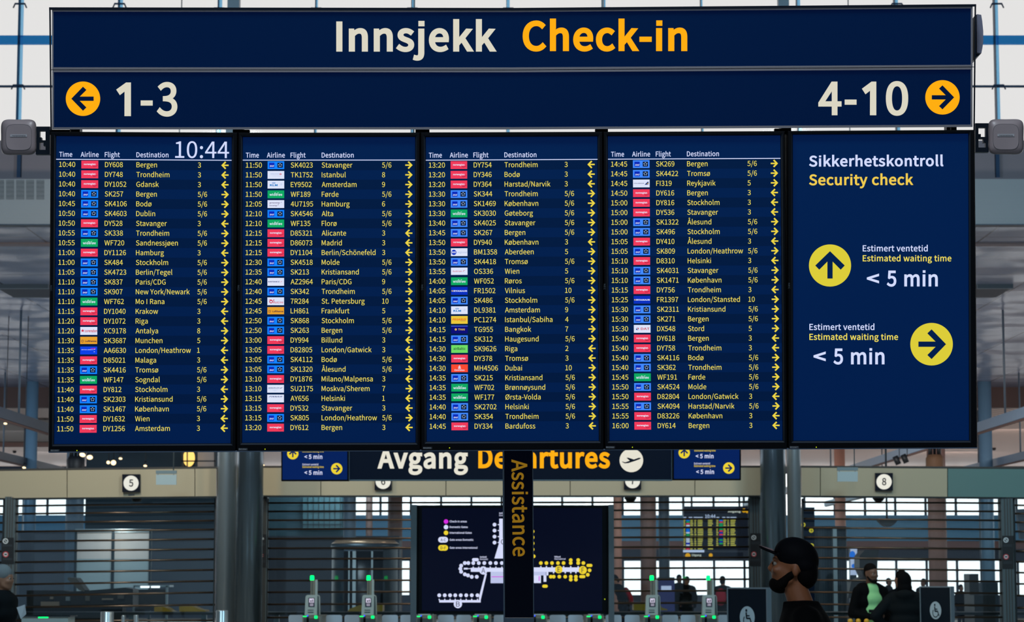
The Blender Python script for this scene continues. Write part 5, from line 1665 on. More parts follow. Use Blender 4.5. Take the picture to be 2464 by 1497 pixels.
# steel bin with a green strip
pl = upright(32.6)
root = thing('steel_cabinet', 'low steel cabinet with a green strip at the lower left', 'cabinet', (pl.at(107, 1490).x, 32.9, 0))
a, b = pl.at(52, 1482), pl.at(164, 1482)
MB().box(a.x, b.x, 32.6, 33.1, 0, a.z, 'gate_grey').build('body', root)
MB().box(a.x - .03, b.x + .03, 32.57, 33.13, a.z - .015, a.z, 'steel_dark').build('top', root)
MB().rect(pl, 92, 1484.6, 116, 1487.4, .003, 'gate_green', .002).build('status_strip', root)
# round lift / revolving door
pl = upright(60)
c = at(873, 1400, 60)
root = thing('revolving_door', 'round steel revolving door with a bronze canopy behind the second gate', 'door', (c.x, 61, 0))
R0 = 83 * 60 / FPX
cc = (c.x, 60 + R0, 0)
z0, z1, z2, z3 = zat(1299, 60), zat(1308, 60), zat(1321, 60), zat(1326, 60)
MB().lathe(cc, [(R0, z1), (R0 * .86, z0), (.1, z0 + .02)], 'lift_bronze', 48).build('canopy', root)
MB().lathe(cc, [(R0, z2), (R0, z1)], 'steel_dark', 48).build('canopy_rim', root)
for sgn in (-1, 1):
    b = MB()
    n = 12
    vs = []
    t0, t1 = (-math.pi * .96, -math.pi * .70) if sgn < 0 else (-math.pi * .30, -math.pi * .04)
    for i in range(n + 1):
        t = lerp(t0, t1, i / n)
        vs += [Vector((cc[0] + R0 * .97 * math.cos(t), cc[1] + R0 * .97 * math.sin(t), z)) for z in (0, z2)]
    b.add(vs, [(2 * i, 2 * i + 2, 2 * i + 3, 2 * i + 1) for i in range(n)], 'steel_dark', True)
    b.build('curved_wall', root)
MB().lathe(cc, [(R0 * .7, 0), (R0 * .7, z3)], 'lift_dark', 40).build('door_drum', root)
pl = upright(60 + R0 * .3 - .05)
for x0, x1 in ((838, 841), (848, 856), (893, 897)):
    p, q = pl.at(x0, 1400), pl.at(x1, 1400)
    MB().box(p.x, q.x, pl.p.y, pl.p.y + .05, 0, z3, 'steel_light').build('door_stile', root)
# ribbed kiosk cylinder right
c = at(2001.5, 1400, 45)
R0 = 42.5 * 45 / FPX
root = thing('ribbed_kiosk', 'dark ribbed round kiosk with a pale vertical strip right of the grey pilaster', 'kiosk', (c.x, 45 + R0, 0))
b = MB()
n = 96
zt = zat(1266, 45)
vs = []
for i in range(n):
    rr = R0 * (1 if i % 2 else .975)
    t = 2 * math.pi * i / n
    vs += [Vector((c.x + rr * math.cos(t), 45 + R0 + rr * math.sin(t), z)) for z in (0, zt)]
b.add(vs, [(2 * i, 2 * ((i + 1) % n), 2 * ((i + 1) % n) + 1, 2 * i + 1) for i in range(n)] + [tuple(2 * i + 1 for i in range(n))], 'ribbed')
b.build('drum', root)
pl = upright(44.98)
p, q = pl.at(2003.5, 1270), pl.at(2015, 1400)
MB().box(p.x, q.x, 44.96, 45.05, 0, zt - .05, 'steel_light').build('pale_strip', root)
# dark info board with yellow discs
pl = upright(40)
root = thing('info_board', 'tall dark board with yellow discs beside the grey pilaster', 'board', (pl.at(1945, 1400).x, 40.05, 0))
MB().rect(pl, 1928, 1221, 1960, 1560, 0, 'far_navy', .08).build('panel', root)
for x, y in ((1933, 1263), (1952, 1277), (1953, 1313)):
    b = MB()
    b.disc(pl, x, y, 5.2, .003, 'map_yellow', 22)
    b.arrow(pl, x, y, 5.2, 'R', .005, 'far_navy')
    b.build('arrow_disc', root)
p, q = pl.at(1928, 0), pl.at(1960, 0)
MB().box(p.x, q.x, 40, 40.08, 0, .1, 'steel_dark').build('foot', root)
# lit advert pillar
pl = upright(58)
root = thing('advert_pillar', 'narrow lit advert with a blue round shape right of the ribbed kiosk', 'advert', (pl.at(2056, 1400).x, 58.1, 0))
p, q = pl.at(2045, 1320), pl.at(2063, 1500)
MB().box(p.x, q.x, 58, 58.2, 0, p.z, 'steel_dark').build('case', root)
b = MB()
b.rect(pl, 2046, 1321, 2062.5, 1384, .005, 'poster_white')
b.disc(pl, 2051, 1335, 7, .008, 'poster_blue', 24, 9)
b.disc(pl, 2054, 1362, 5, .008, 'poster_blue', 24, 5)
b.build('poster', root)
# dark desk and hanging black shapes right
pl = upright(52)
root = thing('service_desk', 'dark angular service desk behind the person in the green shirt', 'desk', (pl.at(2090, 1450).x, 52.4, 0))
MB().prism([pl.at(x, y) for x, y in ((2048, 1400), (2078, 1388), (2068, 1365), (2068, 1338), (2080, 1324), (2115, 1322), (2112, 1345), (2110, 1400), (2130, 1440), (2040, 1440))][::-1], (0, .8, 0), 'machine_black').build('screen_hood', root)
p, q = pl.at(2040, 0), pl.at(2130, 0)
MB().box(p.x, q.x, 52, 52.8, 0, zat(1440, 52), 'room_dark').build('counter', root)
pl = upright(47)
root = thing('ceiling_speaker', 'dark faceted loudspeaker hanging behind the right grille', 'speaker', pl.at(2140, 1266))
MB().prism([pl.at(x, y) for x, y in ((2114, 1252), (2160, 1252), (2152, 1262), (2144, 1267), (2132, 1267), (2124, 1262))][::-1], (0, .3, 0), 'spot_body').build('body', root)
p = pl.at(2137, 1252)
MB().tube((p.x, 47.15, p.z), (p.x, 47.15, ZS), .02, 'steel_dark').build('rod', root)
# dark cabinets at the right edge
for q, lab in (((2332, 1381, 2357, 1500, 50), 'tall dark cabinet right of the big brown column'), ((2344, 1432, 2396, 1500, 44), 'low dark brown cabinet before the slate column'), ((2362, 1402, 2402, 1432, 56), 'blue-black machine above the low cabinet at right')):
    block('dark_cabinet', *q, .6, 'machine_black' if q[4] != 56 else 'room_dark', lab, 'cabinet', True)
pl = upright(46)
a = pl.at(2455, 1300)
tag(MB().prism([pl.at(x, y) for x, y in ((2446, 1226), (2520, 1221), (2520, 1300), (2456, 1297))][::-1], (0, .15, 0), 'room_slate').build('hanging_screen', None, (a.x, 46, zat(1300, 46))), 'grey tilted screen back hanging at the right edge behind the grille', 'screen')
# far flight board
pl = upright(60)
root = thing('far_flight_board', 'distant flight board with a 10:44 clock seen through the grille', 'sign', pl.at(1725, 1345))
MB().rect(pl, 1645, 1218.5, 1803, 1325, 0, 'far_navy', .2).build('case', root)
s = MB()
t_ = lambda x, y: (1640 + x / 10.694, 1210 + y / 10.694)
s.text(pl, '10:44', *t_(605, 395), 8.5, 'map_white', .01, 25, 20, 4)
s.text(pl, 'Avgang', *t_(1190, 250), 5, 'far_cream', .01, 31, 40, 3)
s.disc(pl, *t_(1605, 200), 5, .01, 'far_amber', 18)
s.disc(pl, *t_(1690, 225), 4, .01, 'far_amber', 18)
for x0, x1 in ((50, 120), (185, 275), (310, 545), (895, 970), (1045, 1125), (1160, 1235), (1255, 1410)):
    s.rect(pl, *t_(x0, 366), *t_(x1, 386), .01, 'map_white')
rr = random.Random(3)
for r in range(17):
    y = 440 + r * 46
    if y > 1200:
        break
    for x0, x1 in ((55, 105), (225, 300), (330, 380), (415, 560), (680, 820)) + (((895, 950), (1075, 1150), (1180, 1225), (1260, 1400)) if y < 1090 else ()):
        s.rect(pl, *t_(x0, y), *t_(x1 - rr.random() * (x1 - x0) * .3, y + 20), .01, 'screen_text')
    for x0 in (118, 970):
        if x0 > 900 and y > 1080:
            continue
        s.rect(pl, *t_(x0, y - 6), *t_(x0 + 92, y + 30), .01, rr.choice(['logo_red', 'logo_blue', 'logo_white', 'logo_red', 'logo_royal', 'logo_green']))
s.build('flight_list', root)
MB().rect(pl, *t_(45, 1215), *t_(585, 1275), .02, 'map_white', .1).build('light_bar', root)
b = MB()
b.rect(pl, *t_(60, 1280), *t_(1580, 1440), 0, 'far_navy', .15)
b.disc(pl, *t_(160, 1365), 6.4, .01, 'far_amber', 20)
b.text(pl, 'Utgang', *t_(262, 1375), 5.2, 'far_cream', .01, 23, 30, 3)
b.disc(pl, *t_(750, 1350), 4.6, .01, 'far_amber', 18)
b.build('exit_strip', root)
for x in (1665, 1780):
    p = pl.at(x, 1219)
    MB().tube((p.x, 60.1, p.z), (p.x, 60.1, ZS), .025, 'steel_dark').build('rod', root)
# blue kiosk with pale screen in the far hall
pl = upright(66)
root = thing('blue_kiosk', 'dark blue kiosk with a pale square screen behind the gates right of the map', 'kiosk', (pl.at(1604, 1450).x, 66.2, 0))
paint('kiosk_blue', '#1c2c72', .5)
p, q = pl.at(1584, 1392), pl.at(1624, 1500)
MB().box(p.x, q.x, 66, 66.6, 0, p.z, 'kiosk_blue').build('body', root)
MB().rect(pl, 1591, 1410, 1615.5, 1420.5, .01, 'poster_white', .01).build('screen', root)
MB().box(p.x, q.x, 65.95, 66.65, p.z, p.z + .03, 'steel_dark').build('top', root)

# ---- ceiling lamps, spots and hanging shapes seen between board and beam
def spotlight(x, y, Y, r, aim, label, m='spot_face'):
    pl = upright(Y)
    p = pl.at(x, y)
    root = thing('spotlight', label, 'spotlight', p, 'spotlights above the beige beam')
    d = Vector(aim).normalized()
    MB().tube(p - d * r * 2.6, p, r * .75, 'spot_body', r2=r, n=18).build('housing', root)
    MB().tube(p, p + d * .004, r * .9, m, n=18).build('lens', root)
    MB().tube(p - d * r * 1.5, Vector((p.x, p.y + .1, ZS)), .008, 'spot_body', n=8).build('arm', root)
for x, y, r, aim, lab in ((198.5, 1094.5, .085, (-.1, -.8, -.9), 'spotlight with warm oval face, first right of the black hanging drum'),
                         (216, 1100.5, .085, (.1, -.8, -.8), 'spotlight with warm oval face, second right of the black hanging drum'),
                         (260.5, 1113, .05, (0, -1, -.3), 'small warm spotlight left of its twin over the number 5 beam'),
                         (273, 1113.5, .075, (.1, -1, -.25), 'large warm spotlight right of its twin over the number 5 beam'),
                         (290, 1103.5, .05, (0, -.6, -1), 'warm spotlight on the underside of the left beam'),
                         (349.5, 1121, .05, (0, -.6, -1), 'warm spotlight just over the beam, right of number 5'),
                         (633, 1120.5, .04, (0, -1, -.3), 'tiny warm spotlight right of the left glossy column'),
                         (13, 1019.3, .05, (0, -.6, -1), 'warm spotlight under the left beam at the photo edge'),
                         (58, 1125.5, .05, (0, -.6, -1), 'warm spotlight over the beam near the left edge')):
    spotlight(x, y, 50, r * .8, aim, lab)
for x, y, aim, lab in ((2158, 1108, (-.35, .2, 1), 'black spotlight over the beam, left one of the pair right of number 8'), (2177, 1104, (-.4, .2, 1), 'black spotlight over the beam, right one of the pair right of number 8')):
    pl = upright(50)
    p = pl.at(x, y)
    root = thing('spotlight', lab, 'spotlight', p, 'spotlights above the beige beam')
    d = Vector((-.42, .1, 1)).normalized()
    MB().tube(p - d * .09, p + d * .09, .06, 'spot_body', n=18).build('housing', root)
    MB().tube(p + d * .05 + Vector((.07, 0, 0)), (p.x + .14, p.y, ZS), .008, 'spot_body', n=8).build('arm', root)
for px0, px1, yt, yb, m, lab in ((160, 203, 1105, 1128, 'spot_body', 'black hanging drum with two tubes above the left beam'), (2228, 2271, 1101, 1126, 'drum_brown', 'brown hanging drum with black lamps above it, right of number 8')):
    pl = upright(52)
    c = pl.at((px0 + px1) / 2, yb)
    r = (px1 - px0) / 2 * 52 / FPX
    root = thing('hanging_drum', lab, 'lamp', (c.x, 52, c.z))
    z0, z1 = zat(yb + 6, 52), zat(yt, 52)
    MB().lathe((c.x, 52, 0), [(r * .96, z0), (r, z0 + .02), (r, z1 - .02), (r * .75, z1 + .06)], m, 32).build('drum', root)
    for dx in (-.5, .5):
        MB().tube((c.x + dx * r, 52, z1), (c.x + dx * r * .9, 52, z1 + .35), r * .24, 'spot_body').build('tube', root)
    MB().tube((c.x, 52, z1 + .02), (c.x, 52, ZS), .03, 'spot_body').build('rod', root)
# yellow globe lamp behind a window frame
pl = upright(55)
root = thing('globe_lamp', 'glowing yellow globe lamp behind the dark frame left of the grey pilaster', 'lamp', pl.at(452, 1122))
MB().ball(pl.at(452, 1101) + Vector((0, .2, 0)), (.135, .135, .2), 'globe_lamp', 20, 14).build('globe', root)
p = pl.at(452, 1085)
MB().tube((p.x, 55.2, p.z), (p.x, 55.2, ZS), .012, 'steel_dark').build('rod', root)
wn = struct(thing('window_8', 'small interior window with dark bars left of the grey pilaster', 'window', pl.at(480, 1124)))
for q in ((436, 1060, 441, 1125), (449, 1060, 451.5, 1125), (469, 1060, 475, 1125), (515, 1060, 519, 1125), (436, 1108, 520, 1111)):
    MB().rect(pl, *q, .3, 'frame_dark', .05).build('bar', wn)
MB().rect(pl, 475, 1060, 515, 1125, -.55, 'panel_light', .05).build('blind', wn)
# soffit vents and smoke detectors
for x0, x1, lab in ((-8, 118, 'slim ceiling vent in the soffit left of the board'), (2350, 2436, 'slim ceiling vent in the soffit right of the board')):
    ya, yb = 5.45 * FPX / (HORIZON - 688), 5.45 * FPX / (HORIZON - 711)
    xa, xb = at(x0, 700, ya).x, at(x1, 700, ya).x
    root = thing('ceiling_vent', lab, 'vent', ((xa + xb) / 2, (ya + yb) / 2, ZS), 'ceiling vents in the soffit')
    MB().box(xa, xb, ya, yb, ZS - .06, ZS - .001, 'vent_slot').build('slot', root)
    MB().box(xa, xb, ya - .1, ya, ZS - .08, ZS - .001, 'column_grey').build('front_lip', root)
    MB().box(xa, xb, yb, yb + .2, ZS - .05, ZS - .001, 'column_grey').build('rear_lip', root)
for x, lab in ((35, 'small round sensor on the plank ceiling left of the board'), (2392, 'small round sensor on the plank ceiling right of the board')):
    y = (ZP - 1.65) * FPX / (HORIZON - (1087 if x < 100 else 1080))
    p = at(x, 1087, y)
    tag(MB().lathe((p.x, y, ZP - .09), [(.04, 0), (.07, .03), (.07, .09)], 'spot_body', 20).build('ceiling_sensor', None, (p.x, y, ZP)), lab, 'sensor', 'ceiling sensors')

# dome cameras under the beam, and posts with yellow caps at the lower right
for px, lab in ((2114, 'dark dome camera under the beam below number 8'), (1517, 'dark dome camera under the beam below number 7'), (329, 'dark dome camera under the beam below number 5')):
    c = at(px, 1198, 35.5)
    root = thing('dome_camera', lab, 'camera', (c.x, 35.5, c.z), 'dome cameras under the beam')
    MB().lathe((c.x, 35.5, c.z), [(.085, .02), (.09, -.01), (.088, -.02)], 'machine_grey', 24).build('base', root)
    MB().lathe((c.x, 35.5, c.z), [(.078, -.02), (.066, -.045), (.04, -.058), (.01, -.062)], 'spot_body', 24).build('dome', root)
    MB().box(c.x - .06, c.x + .06, 35.1, 35.5, c.z + .015, c.z + .04, 'machine_grey').build('bracket', root)
for px, lab in ((2046, 'leftmost yellow-capped post at the lower edge before the green shirt'), (2065, 'middle yellow-capped post at the lower edge before the green shirt'), (2085, 'rightmost yellow-capped post at the lower edge before the green shirt')):
    c = at(px, 1489, 30.5)
    root = thing('capped_post', lab, 'post', (c.x, 30.5, 0), 'posts with yellow caps')
    MB().tube((c.x, 30.5, 0), (c.x, 30.5, c.z - .03), .022, 'steel_light').build('pole', root)
    MB().lathe((c.x, 30.5, c.z), [(.03, -.05), (.032, -.03), (.026, -.01), (.01, 0)], 'guard_yellow', 20).build('cap', root)
    MB().lathe((c.x, 30.5, 0), [(.045, 0), (.045, .02), (.024, .03)], 'steel_dark', 24).build('base', root)

# ================================================================ people
paint('skin_dark', '#8a5636', .55)
paint('skin_mid', '#7d5640', .55)
paint('skin_deep', '#5c3c2a', .55)
paint('hair_black', '#0c0a0a', .8, spec=.08)
paint('hair_grey', '#5c6468', .85, spec=.08)
paint('cloth_black', '#050608', .85, spec=.08)
paint('cloth_navy', '#070a10', .85, spec=.08)
paint('cloth_charcoal', '#0e1316', .85, spec=.08)
paint('cloth_green', '#8cc98a', .8, spec=.08)
paint('cloth_grey', '#48505a', .85, spec=.08)
paint('cloth_red', '#7a1c28', .8, spec=.08)
paint('cloth_teal', '#2a3c44', .85, spec=.08)
paint('jeans', '#1a2230', .85, spec=.08)
paint('cap_black', '#07090f', .7, spec=.08)
paint('brim_highlight', '#8a6a70', .6)  # pink highlight painted on top of the black brim
paint('eye_white', '#8a847a', .5)
paint('lip', '#5c2e28', .5)
paint('shoe', '#101012', .6)
paint('beanie', '#6a7174', .9, spec=.08)
paint('paper', '#9aa2a8', .7)
paint('phone_black', '#08090b', .3)

def capsule(mb, p, q, r0, r1, n=12):
    p, q = Vector(p), Vector(q)
    d = q - p
    L = d.length or 1e-6
    d = d / L
    a = d.orthogonal().normalized()
    c = d.cross(a)
    rings = []
    for k in range(4):
        t = math.pi / 2 * k / 4
        rings.append((p - d * r0 * math.cos(t), r0 * math.sin(t)) if k else (p - d * r0, 1e-4))
    rings += [(p, r0), (p + d * L * .5, (r0 + r1) / 2), (q, r1)]
    for k in range(3, -1, -1):
        t = math.pi / 2 * k / 4
        rings.append((q + d * r1 * math.cos(t), r1 * math.sin(t)) if k else (q + d * r1, 1e-4))
    vs = []
    for o, r in rings:
        vs += [o + (a * math.cos(2 * math.pi * i / n) + c * math.sin(2 * math.pi * i / n)) * r for i in range(n)]
    m = len(rings)
    fs = [(j * n + i, j * n + (i + 1) % n, (j + 1) * n + (i + 1) % n, (j + 1) * n + i) for j in range(m - 1) for i in range(n)]
    fs += [tuple(range(n - 1, -1, -1)), tuple((m - 1) * n + i for i in range(n))]
    mb.add(vs, fs, 'skin_mid', True)
def fuse(mb, name, mat, parent, voxel, smooth=4):
    """melts overlapping closed shapes into one continuous surface"""
    tmp = mb.build('tmp', None, (0, 0, 0))
    m1 = tmp.modifiers.new('r', 'REMESH')
    m1.mode = 'VOXEL'
    m1.voxel_size = voxel
    m2 = tmp.modifiers.new('s', 'SMOOTH')
    m2.iterations = smooth
    m2.factor = .5
    dg = bpy.context.evaluated_depsgraph_get()
    me = bpy.data.meshes.new_from_object(tmp.evaluated_get(dg))
    old = tmp.data
    bpy.data.objects.remove(tmp)
    bpy.data.meshes.remove(old)
    me.name = name
    me.materials.clear()
    me.materials.append(M[mat])
    me.polygons.foreach_set('use_smooth', [True] * len(me.polygons))
    off = Vector(parent.location)
    me.transform(Matrix.Translation(-off))
    o = bpy.data.objects.new(name, me)
    COL.objects.link(o)
    o.parent = parent
    return o
class Person:
    """a standing figure; local x to its left-right, -y ahead, z up; yaw turns it, 0 faces the camera"""
    def __init__(s, label, x, y, h, yaw, skin, group=None, lean=0.0, head_turn=0.0, head_tilt=0.0):
        s.root = thing('person', label, 'person', (x, y, 0), group)
        s.k = h / 1.75
        s.m = Matrix.Translation((x, y, 0)) @ Matrix.Rotation(yaw, 4, 'Z') @ Matrix.Scale(s.k, 4)
        s.lean = lean
        s.hm = Matrix.Translation((0, -.02, 1.52)) @ Matrix.Rotation(head_turn, 4, 'Z') @ Matrix.Rotation(head_tilt, 4, 'X')
        s.skin = skin
    def L(s, p):
        p = Vector(p)
        if p.z > .95:
            p = p + Vector((0, -(p.z - .95) * s.lean, 0))
        return s.m @ p
    def H(s, p):
        q = s.hm @ Vector(p)
        return s.L(q)
    def cap(s, mb, p, q, r0, r1, head=False):
        f = s.H if head else s.L
        capsule(mb, f(p), f(q), r0 * s.k, r1 * s.k)
    def ell(s, mb, c, r, head=False, n=18):
        t = MB()
        t.ball((0, 0, 0), r, 'skin_mid', n, n * 2 // 3)
        f = s.H if head else s.L
        mb.add([f(Vector(c) + v) for v in t.v], t.f, 'skin_mid', True)
    def body(s, arms, fine=.016, legs=((.10, .0), (-.10, .0)), hands=True):
        b = MB()
        # trunk and neck
        s.ell(b, (0, 0, 1.0), (.155, .105, .13))
        s.ell(b, (0, 0, 1.15), (.14, .095, .16))
        s.ell(b, (0, 0, 1.32), (.165, .105, .15))
        s.cap(b, (-.13, 0, 1.42), (.13, 0, 1.42), .06, .06)
        t = s.hm.translation
        s.cap(b, (0, .015, 1.41), (0, t.y + .015, t.z + .03), .066, .055)
        # legs with feet
        for lx, ly in legs:
            s.cap(b, (lx * .9, 0, .93), (lx, ly - .01, .5), .085, .058)
            s.cap(b, (lx, ly - .01, .5), (lx, ly + .02, .09), .056, .038)
            s.cap(b, (lx, ly + .03, .045), (lx * 1.15, ly - .15, .035), .042, .035)
        # arms with hands
        for sh, el, wr, hd in arms:
            s.cap(b, sh, el, .05, .04)
            s.cap(b, el, wr, .04, .028)
            if hands:
                s.hand(b, wr, hd)
        s.head(b)
        return fuse(b, 'body', s.skin, s.root, fine * s.k, 3)
    def hand(s, b, wr, hd):
        """palm, four curled fingers and a thumb that leaves the side of the palm"""
        w, d = Vector(wr), Vector(hd).normalized()
        side = d.cross(Vector((0, 1, 0)))
        side = side.normalized() if side.length > .1 else Vector((1, 0, 0))
        nrm = side.cross(d).normalized()
        s.cap(b, w, w + d * .075, .028, .034)
        for i, ln in enumerate((.062, .072, .068, .052)):
            o = w + d * .09 + side * ((i - 1.5) * .019)
            m = o + d * ln * .55 + nrm * .006
            s.cap(b, o, m, .0105, .0095)
            s.cap(b, m, m + d * ln * .4 + nrm * .025, .0095, .0085)
        o = w + d * .035 + side * .03
        m = o + d * .03 + side * .028 + nrm * .01
        s.cap(b, o, m, .0125, .011)
        s.cap(b, m, m + d * .032 + nrm * .012, .011, .009)
    def head(s, b):
        H = dict(head=True)
        s.ell(b, (0, .012, .135), (.074, .094, .098), **H)       # skull
        s.ell(b, (0, -.022, .075), (.062, .072, .082), **H)      # face
        s.ell(b, (0, -.052, .015), (.036, .034, .026), **H)      # chin
        for q in (-1, 1):
            s.cap(b, (q * .052, -.01, .045), (q * .03, -.055, .012), .022, .02, True)   # jaw
            s.ell(b, (q * .034, -.072, .078), (.026, .022, .02), **H)                   # cheek
            s.ell(b, (q * .076, .012, .09), (.010, .017, .028), **H)                    # ear
        s.cap(b, (-.035, -.082, .128), (.035, -.082, .128), .012, .012, True)            # brow
        s.cap(b, (0, -.086, .118), (0, -.104, .08), .008, .012, True)                   # nose
        s.ell(b, (0, -.096, .075), (.017, .012, .009), **H)
        s.cap(b, (-.018, -.086, .046), (.018, -.086, .046), .009, .009, True)            # lips
    def face(s):
        e = MB()
        for q in (-1, 1):
            t = MB()
            t.ball((0, 0, 0), .0105, 'eye_white', 12, 8)
            e.add([s.H(Vector((q * .031, -.079, .106)) + v) for v in t.v], t.f, 'eye_white', True)
            t = MB()
            t.ball((0, 0, 0), .0065, 'hair_black', 10, 6)
            e.add([s.H(Vector((q * .031, -.0868, .106)) + v) for v in t.v], t.f, 'hair_black', True)
        e.build('eyes', s.root)
    def hair(s, mat, back=0.0, top=True):
        b = MB()
        s.ell(b, (0, .022, .15), (.079, .094, .092), True)
        s.ell(b, (0, .055, .095), (.072, .06, .08), True)
        return fuse(b, 'hair', mat, s.root, .012 * s.k, 2)
    def jacket(s, mat, arms, length=.78, bulk=1.0, hood=False, open_front=False, hood_back=.1):
        b = MB()
        g = bulk
        for z, rx, ry in ((length + .06, .19, .135), (.98, .18, .13), (1.12, .175, .125), (1.28, .19, .13), (1.38, .185, .12)):
            if open_front:
                for q in (-1, 1):
                    s.ell(b, (q * rx * .52 * g, .03, z), (rx * .55 * g, ry * g, .14))
                s.ell(b, (0, .065, z), (rx * .7 * g, ry * .7 * g, .14))
            else:
                s.ell(b, (0, .005, z), (rx * g, ry * g, .14))
        s.cap(b, (-.14, .01, 1.42), (.14, .01, 1.42), .075 * g, .075 * g)
        for sh, el, wr, hd in arms:
            s.cap(b, sh, el, .07 * g, .058 * g)
            s.cap(b, el, wr, .058 * g, .044 * g)
        # collar
        for k in range(10):
            t = 2 * math.pi * k / 10
            if open_front and math.sin(t) < -.5:
                continue
            a = Vector((.075 * math.cos(t), .075 * math.sin(t), 1.45))
            s.cap(b, a, a * 1 + Vector((0, 0, .055)), .022, .018)
        if hood:
            s.ell(b, (0, hood_back, 1.46), (.13, .08 + .3 * (hood_back - .1), .075))
        return fuse(b, 'jacket', mat, s.root, .018 * s.k, 6)
    def trousers(s, mat, legs=((.10, .0), (-.10, .0))):
        b = MB()
        s.ell(b, (0, 0, .95), (.17, .12, .12))
        for lx, ly in legs:
            s.cap(b, (lx * .9, 0, .9), (lx, ly - .01, .5), .1, .075)
            s.cap(b, (lx, ly - .01, .5), (lx, ly + .02, .12), .073, .06)
        return fuse(b, 'trousers', mat, s.root, .02 * s.k, 3)
    def shoes(s, mat, legs=((.10, .0), (-.10, .0))):
        for lx, ly in legs:
            b = MB()
            s.cap(b, (lx, ly + .04, .05), (lx * 1.15, ly - .16, .042), .05, .042)
            fuse(b, 'shoe', mat, s.root, .016 * s.k, 2)
ARMS = [((.19, 0, 1.40), (.25, .03, 1.12), (.24, -.06, .88), (0, -.1, -1)), ((-.19, 0, 1.40), (-.25, .03, 1.12), (-.24, -.06, .88), (0, -.1, -1))]

# person with a black cap close to the camera, facing left, cut by the lower edge
YC = 11.3
c = at(1909, 1395, YC)
p = Person('person in a black cap and dark jacket walking left, close, seen in profile', c.x + .01, YC, 1.75, math.radians(-97), 'skin_dark', None, .0, 0, math.radians(-11))
p.hm = Matrix.Translation((0, -.037, 1.56)) @ Matrix.Rotation(math.radians(-11), 4, 'X')
p.m = Matrix.Translation((c.x + .105, YC, -.006)) @ Matrix.Rotation(math.radians(-97), 4, 'Z') @ Matrix.Scale(1.03, 4)
p.lean = .12
walk = ((.10, -.22), (-.10, .22))
arms = [((.19, 0, 1.38), (.25, .12, 1.12), (.25, .03, .9), (0, -.4, -1)), ((-.19, 0, 1.38), (-.25, -.1, 1.14), (-.24, -.3, 1.0), (0, -.6, -.6))]
p.body(arms, .0085, walk)
p.face()
bm_ = MB()
p.ell(bm_, (0, -.058, .012), (.046, .046, .038), True)
for q in (-1, 1):
    p.cap(bm_, (q * .066, -.004, .07), (q * .045, -.045, .02), .018, .026, True)
label_part(fuse(bm_, 'beard', 'hair_black', p.root, .008, 2), 'dark beard')
cp = MB()
p.ell(cp, (0, .012, .158), (.083, .102, .088), True)
p.ell(cp, (0, .045, .125), (.081, .068, .06), True)
capo = fuse(cp, 'cap', 'cap_black', p.root, .008, 3)
br = MB()
rows = []
n = 14
vs = []
for side in (0, 1):
    for i in range(n + 1):
        t = math.pi * (i / n)
        for r_ in (0, 1):
            x = math.cos(t) * (.078 if r_ == 0 else .074)
            y = -.065 - (math.sin(t) * (.03 if r_ == 0 else .092))
            z = .158 - (.016 * abs(math.cos(t)) ** 2) + (.008 if r_ else 0) + (.011 if side == 0 else 0)
            vs.append(p.H((x, y, z)))
f_ = lambda sd, i, r_: sd * (n + 1) * 2 + i * 2 + r_
fs = []
for i in range(n):
    fs.append((f_(0, i, 0), f_(0, i, 1), f_(0, i + 1, 1), f_(0, i + 1, 0)))
    fs.append((f_(1, i, 0), f_(1, i + 1, 0), f_(1, i + 1, 1), f_(1, i, 1)))
    fs.append((f_(0, i, 1), f_(1, i, 1), f_(1, i + 1, 1), f_(0, i + 1, 1)))
    fs.append((f_(0, i, 0), f_(0, i + 1, 0), f_(1, i + 1, 0), f_(1, i, 0)))
br.add(vs, fs, 'cap_black', True)
br.add([v + Vector((0, 0, .0015)) for v in vs[:(n + 1) * 2]], [(i * 2, i * 2 + 1, i * 2 + 3, i * 2 + 2) for i in range(2, n - 2)], 'brim_highlight', True)
label_part(br.build('brim', capo), 'stiff brim with a painted pale pink highlight')
p.hair('hair_black')
p.jacket('cloth_black', arms, .82, 1.04)
p.trousers('jeans', walk)
p.shoes('shoe', walk)

# man with the green shirt
c = at(2094, 1380, 33)
p = Person('bearded person in a black jacket over a bright green shirt, holding a phone', c.x, 33, 1.86, math.radians(24), 'skin_deep', None, 0, math.radians(8))
p.m = Matrix.Translation((c.x, 33, .0)) @ Matrix.Rotation(math.radians(24), 4, 'Z') @ Matrix.Scale(1.862 / 1.75, 4)
arms = [((.19, 0, 1.40), (.26, .06, 1.13), (.27, -.02, .9), (0, -.1, -1)), ((-.19, 0, 1.40), (-.27, .02, 1.12), (-.11, -.2, 1.08), (.8, -.5, .1))]
p.body(arms, .014)
p.face()
b = MB()
p.ell(b, (0, -.056, .014), (.044, .042, .034), True)
for q in (-1, 1):
    p.cap(b, (q * .064, -.004, .07), (q * .042, -.045, .02), .016, .022, True)
label_part(fuse(b, 'beard', 'hair_black', p.root, .012, 2), 'short black beard')
b = MB()
p.ell(b, (0, .018, .162), (.077, .094, .082), True)
p.ell(b, (0, .045, .12), (.074, .066, .07), True)
fuse(b, 'hair', 'hair_black', p.root, .012, 2)
b = MB()
for z, rx, ry in ((.86, .155, .13), (1.0, .15, .128), (1.15, .15, .124), (1.3, .15, .122), (1.4, .11, .09)):
    p.ell(b, (0, -.02, z), (rx, ry, .12))
label_part(fuse(b, 'shirt', 'cloth_green', p.root, .016, 14), 'bright green shirt')
p.jacket('cloth_black', arms, .86, 1.04, False, True)
p.trousers('jeans')
p.shoes('shoe')
ph = at(2092.5, 1472.5, 32.72)
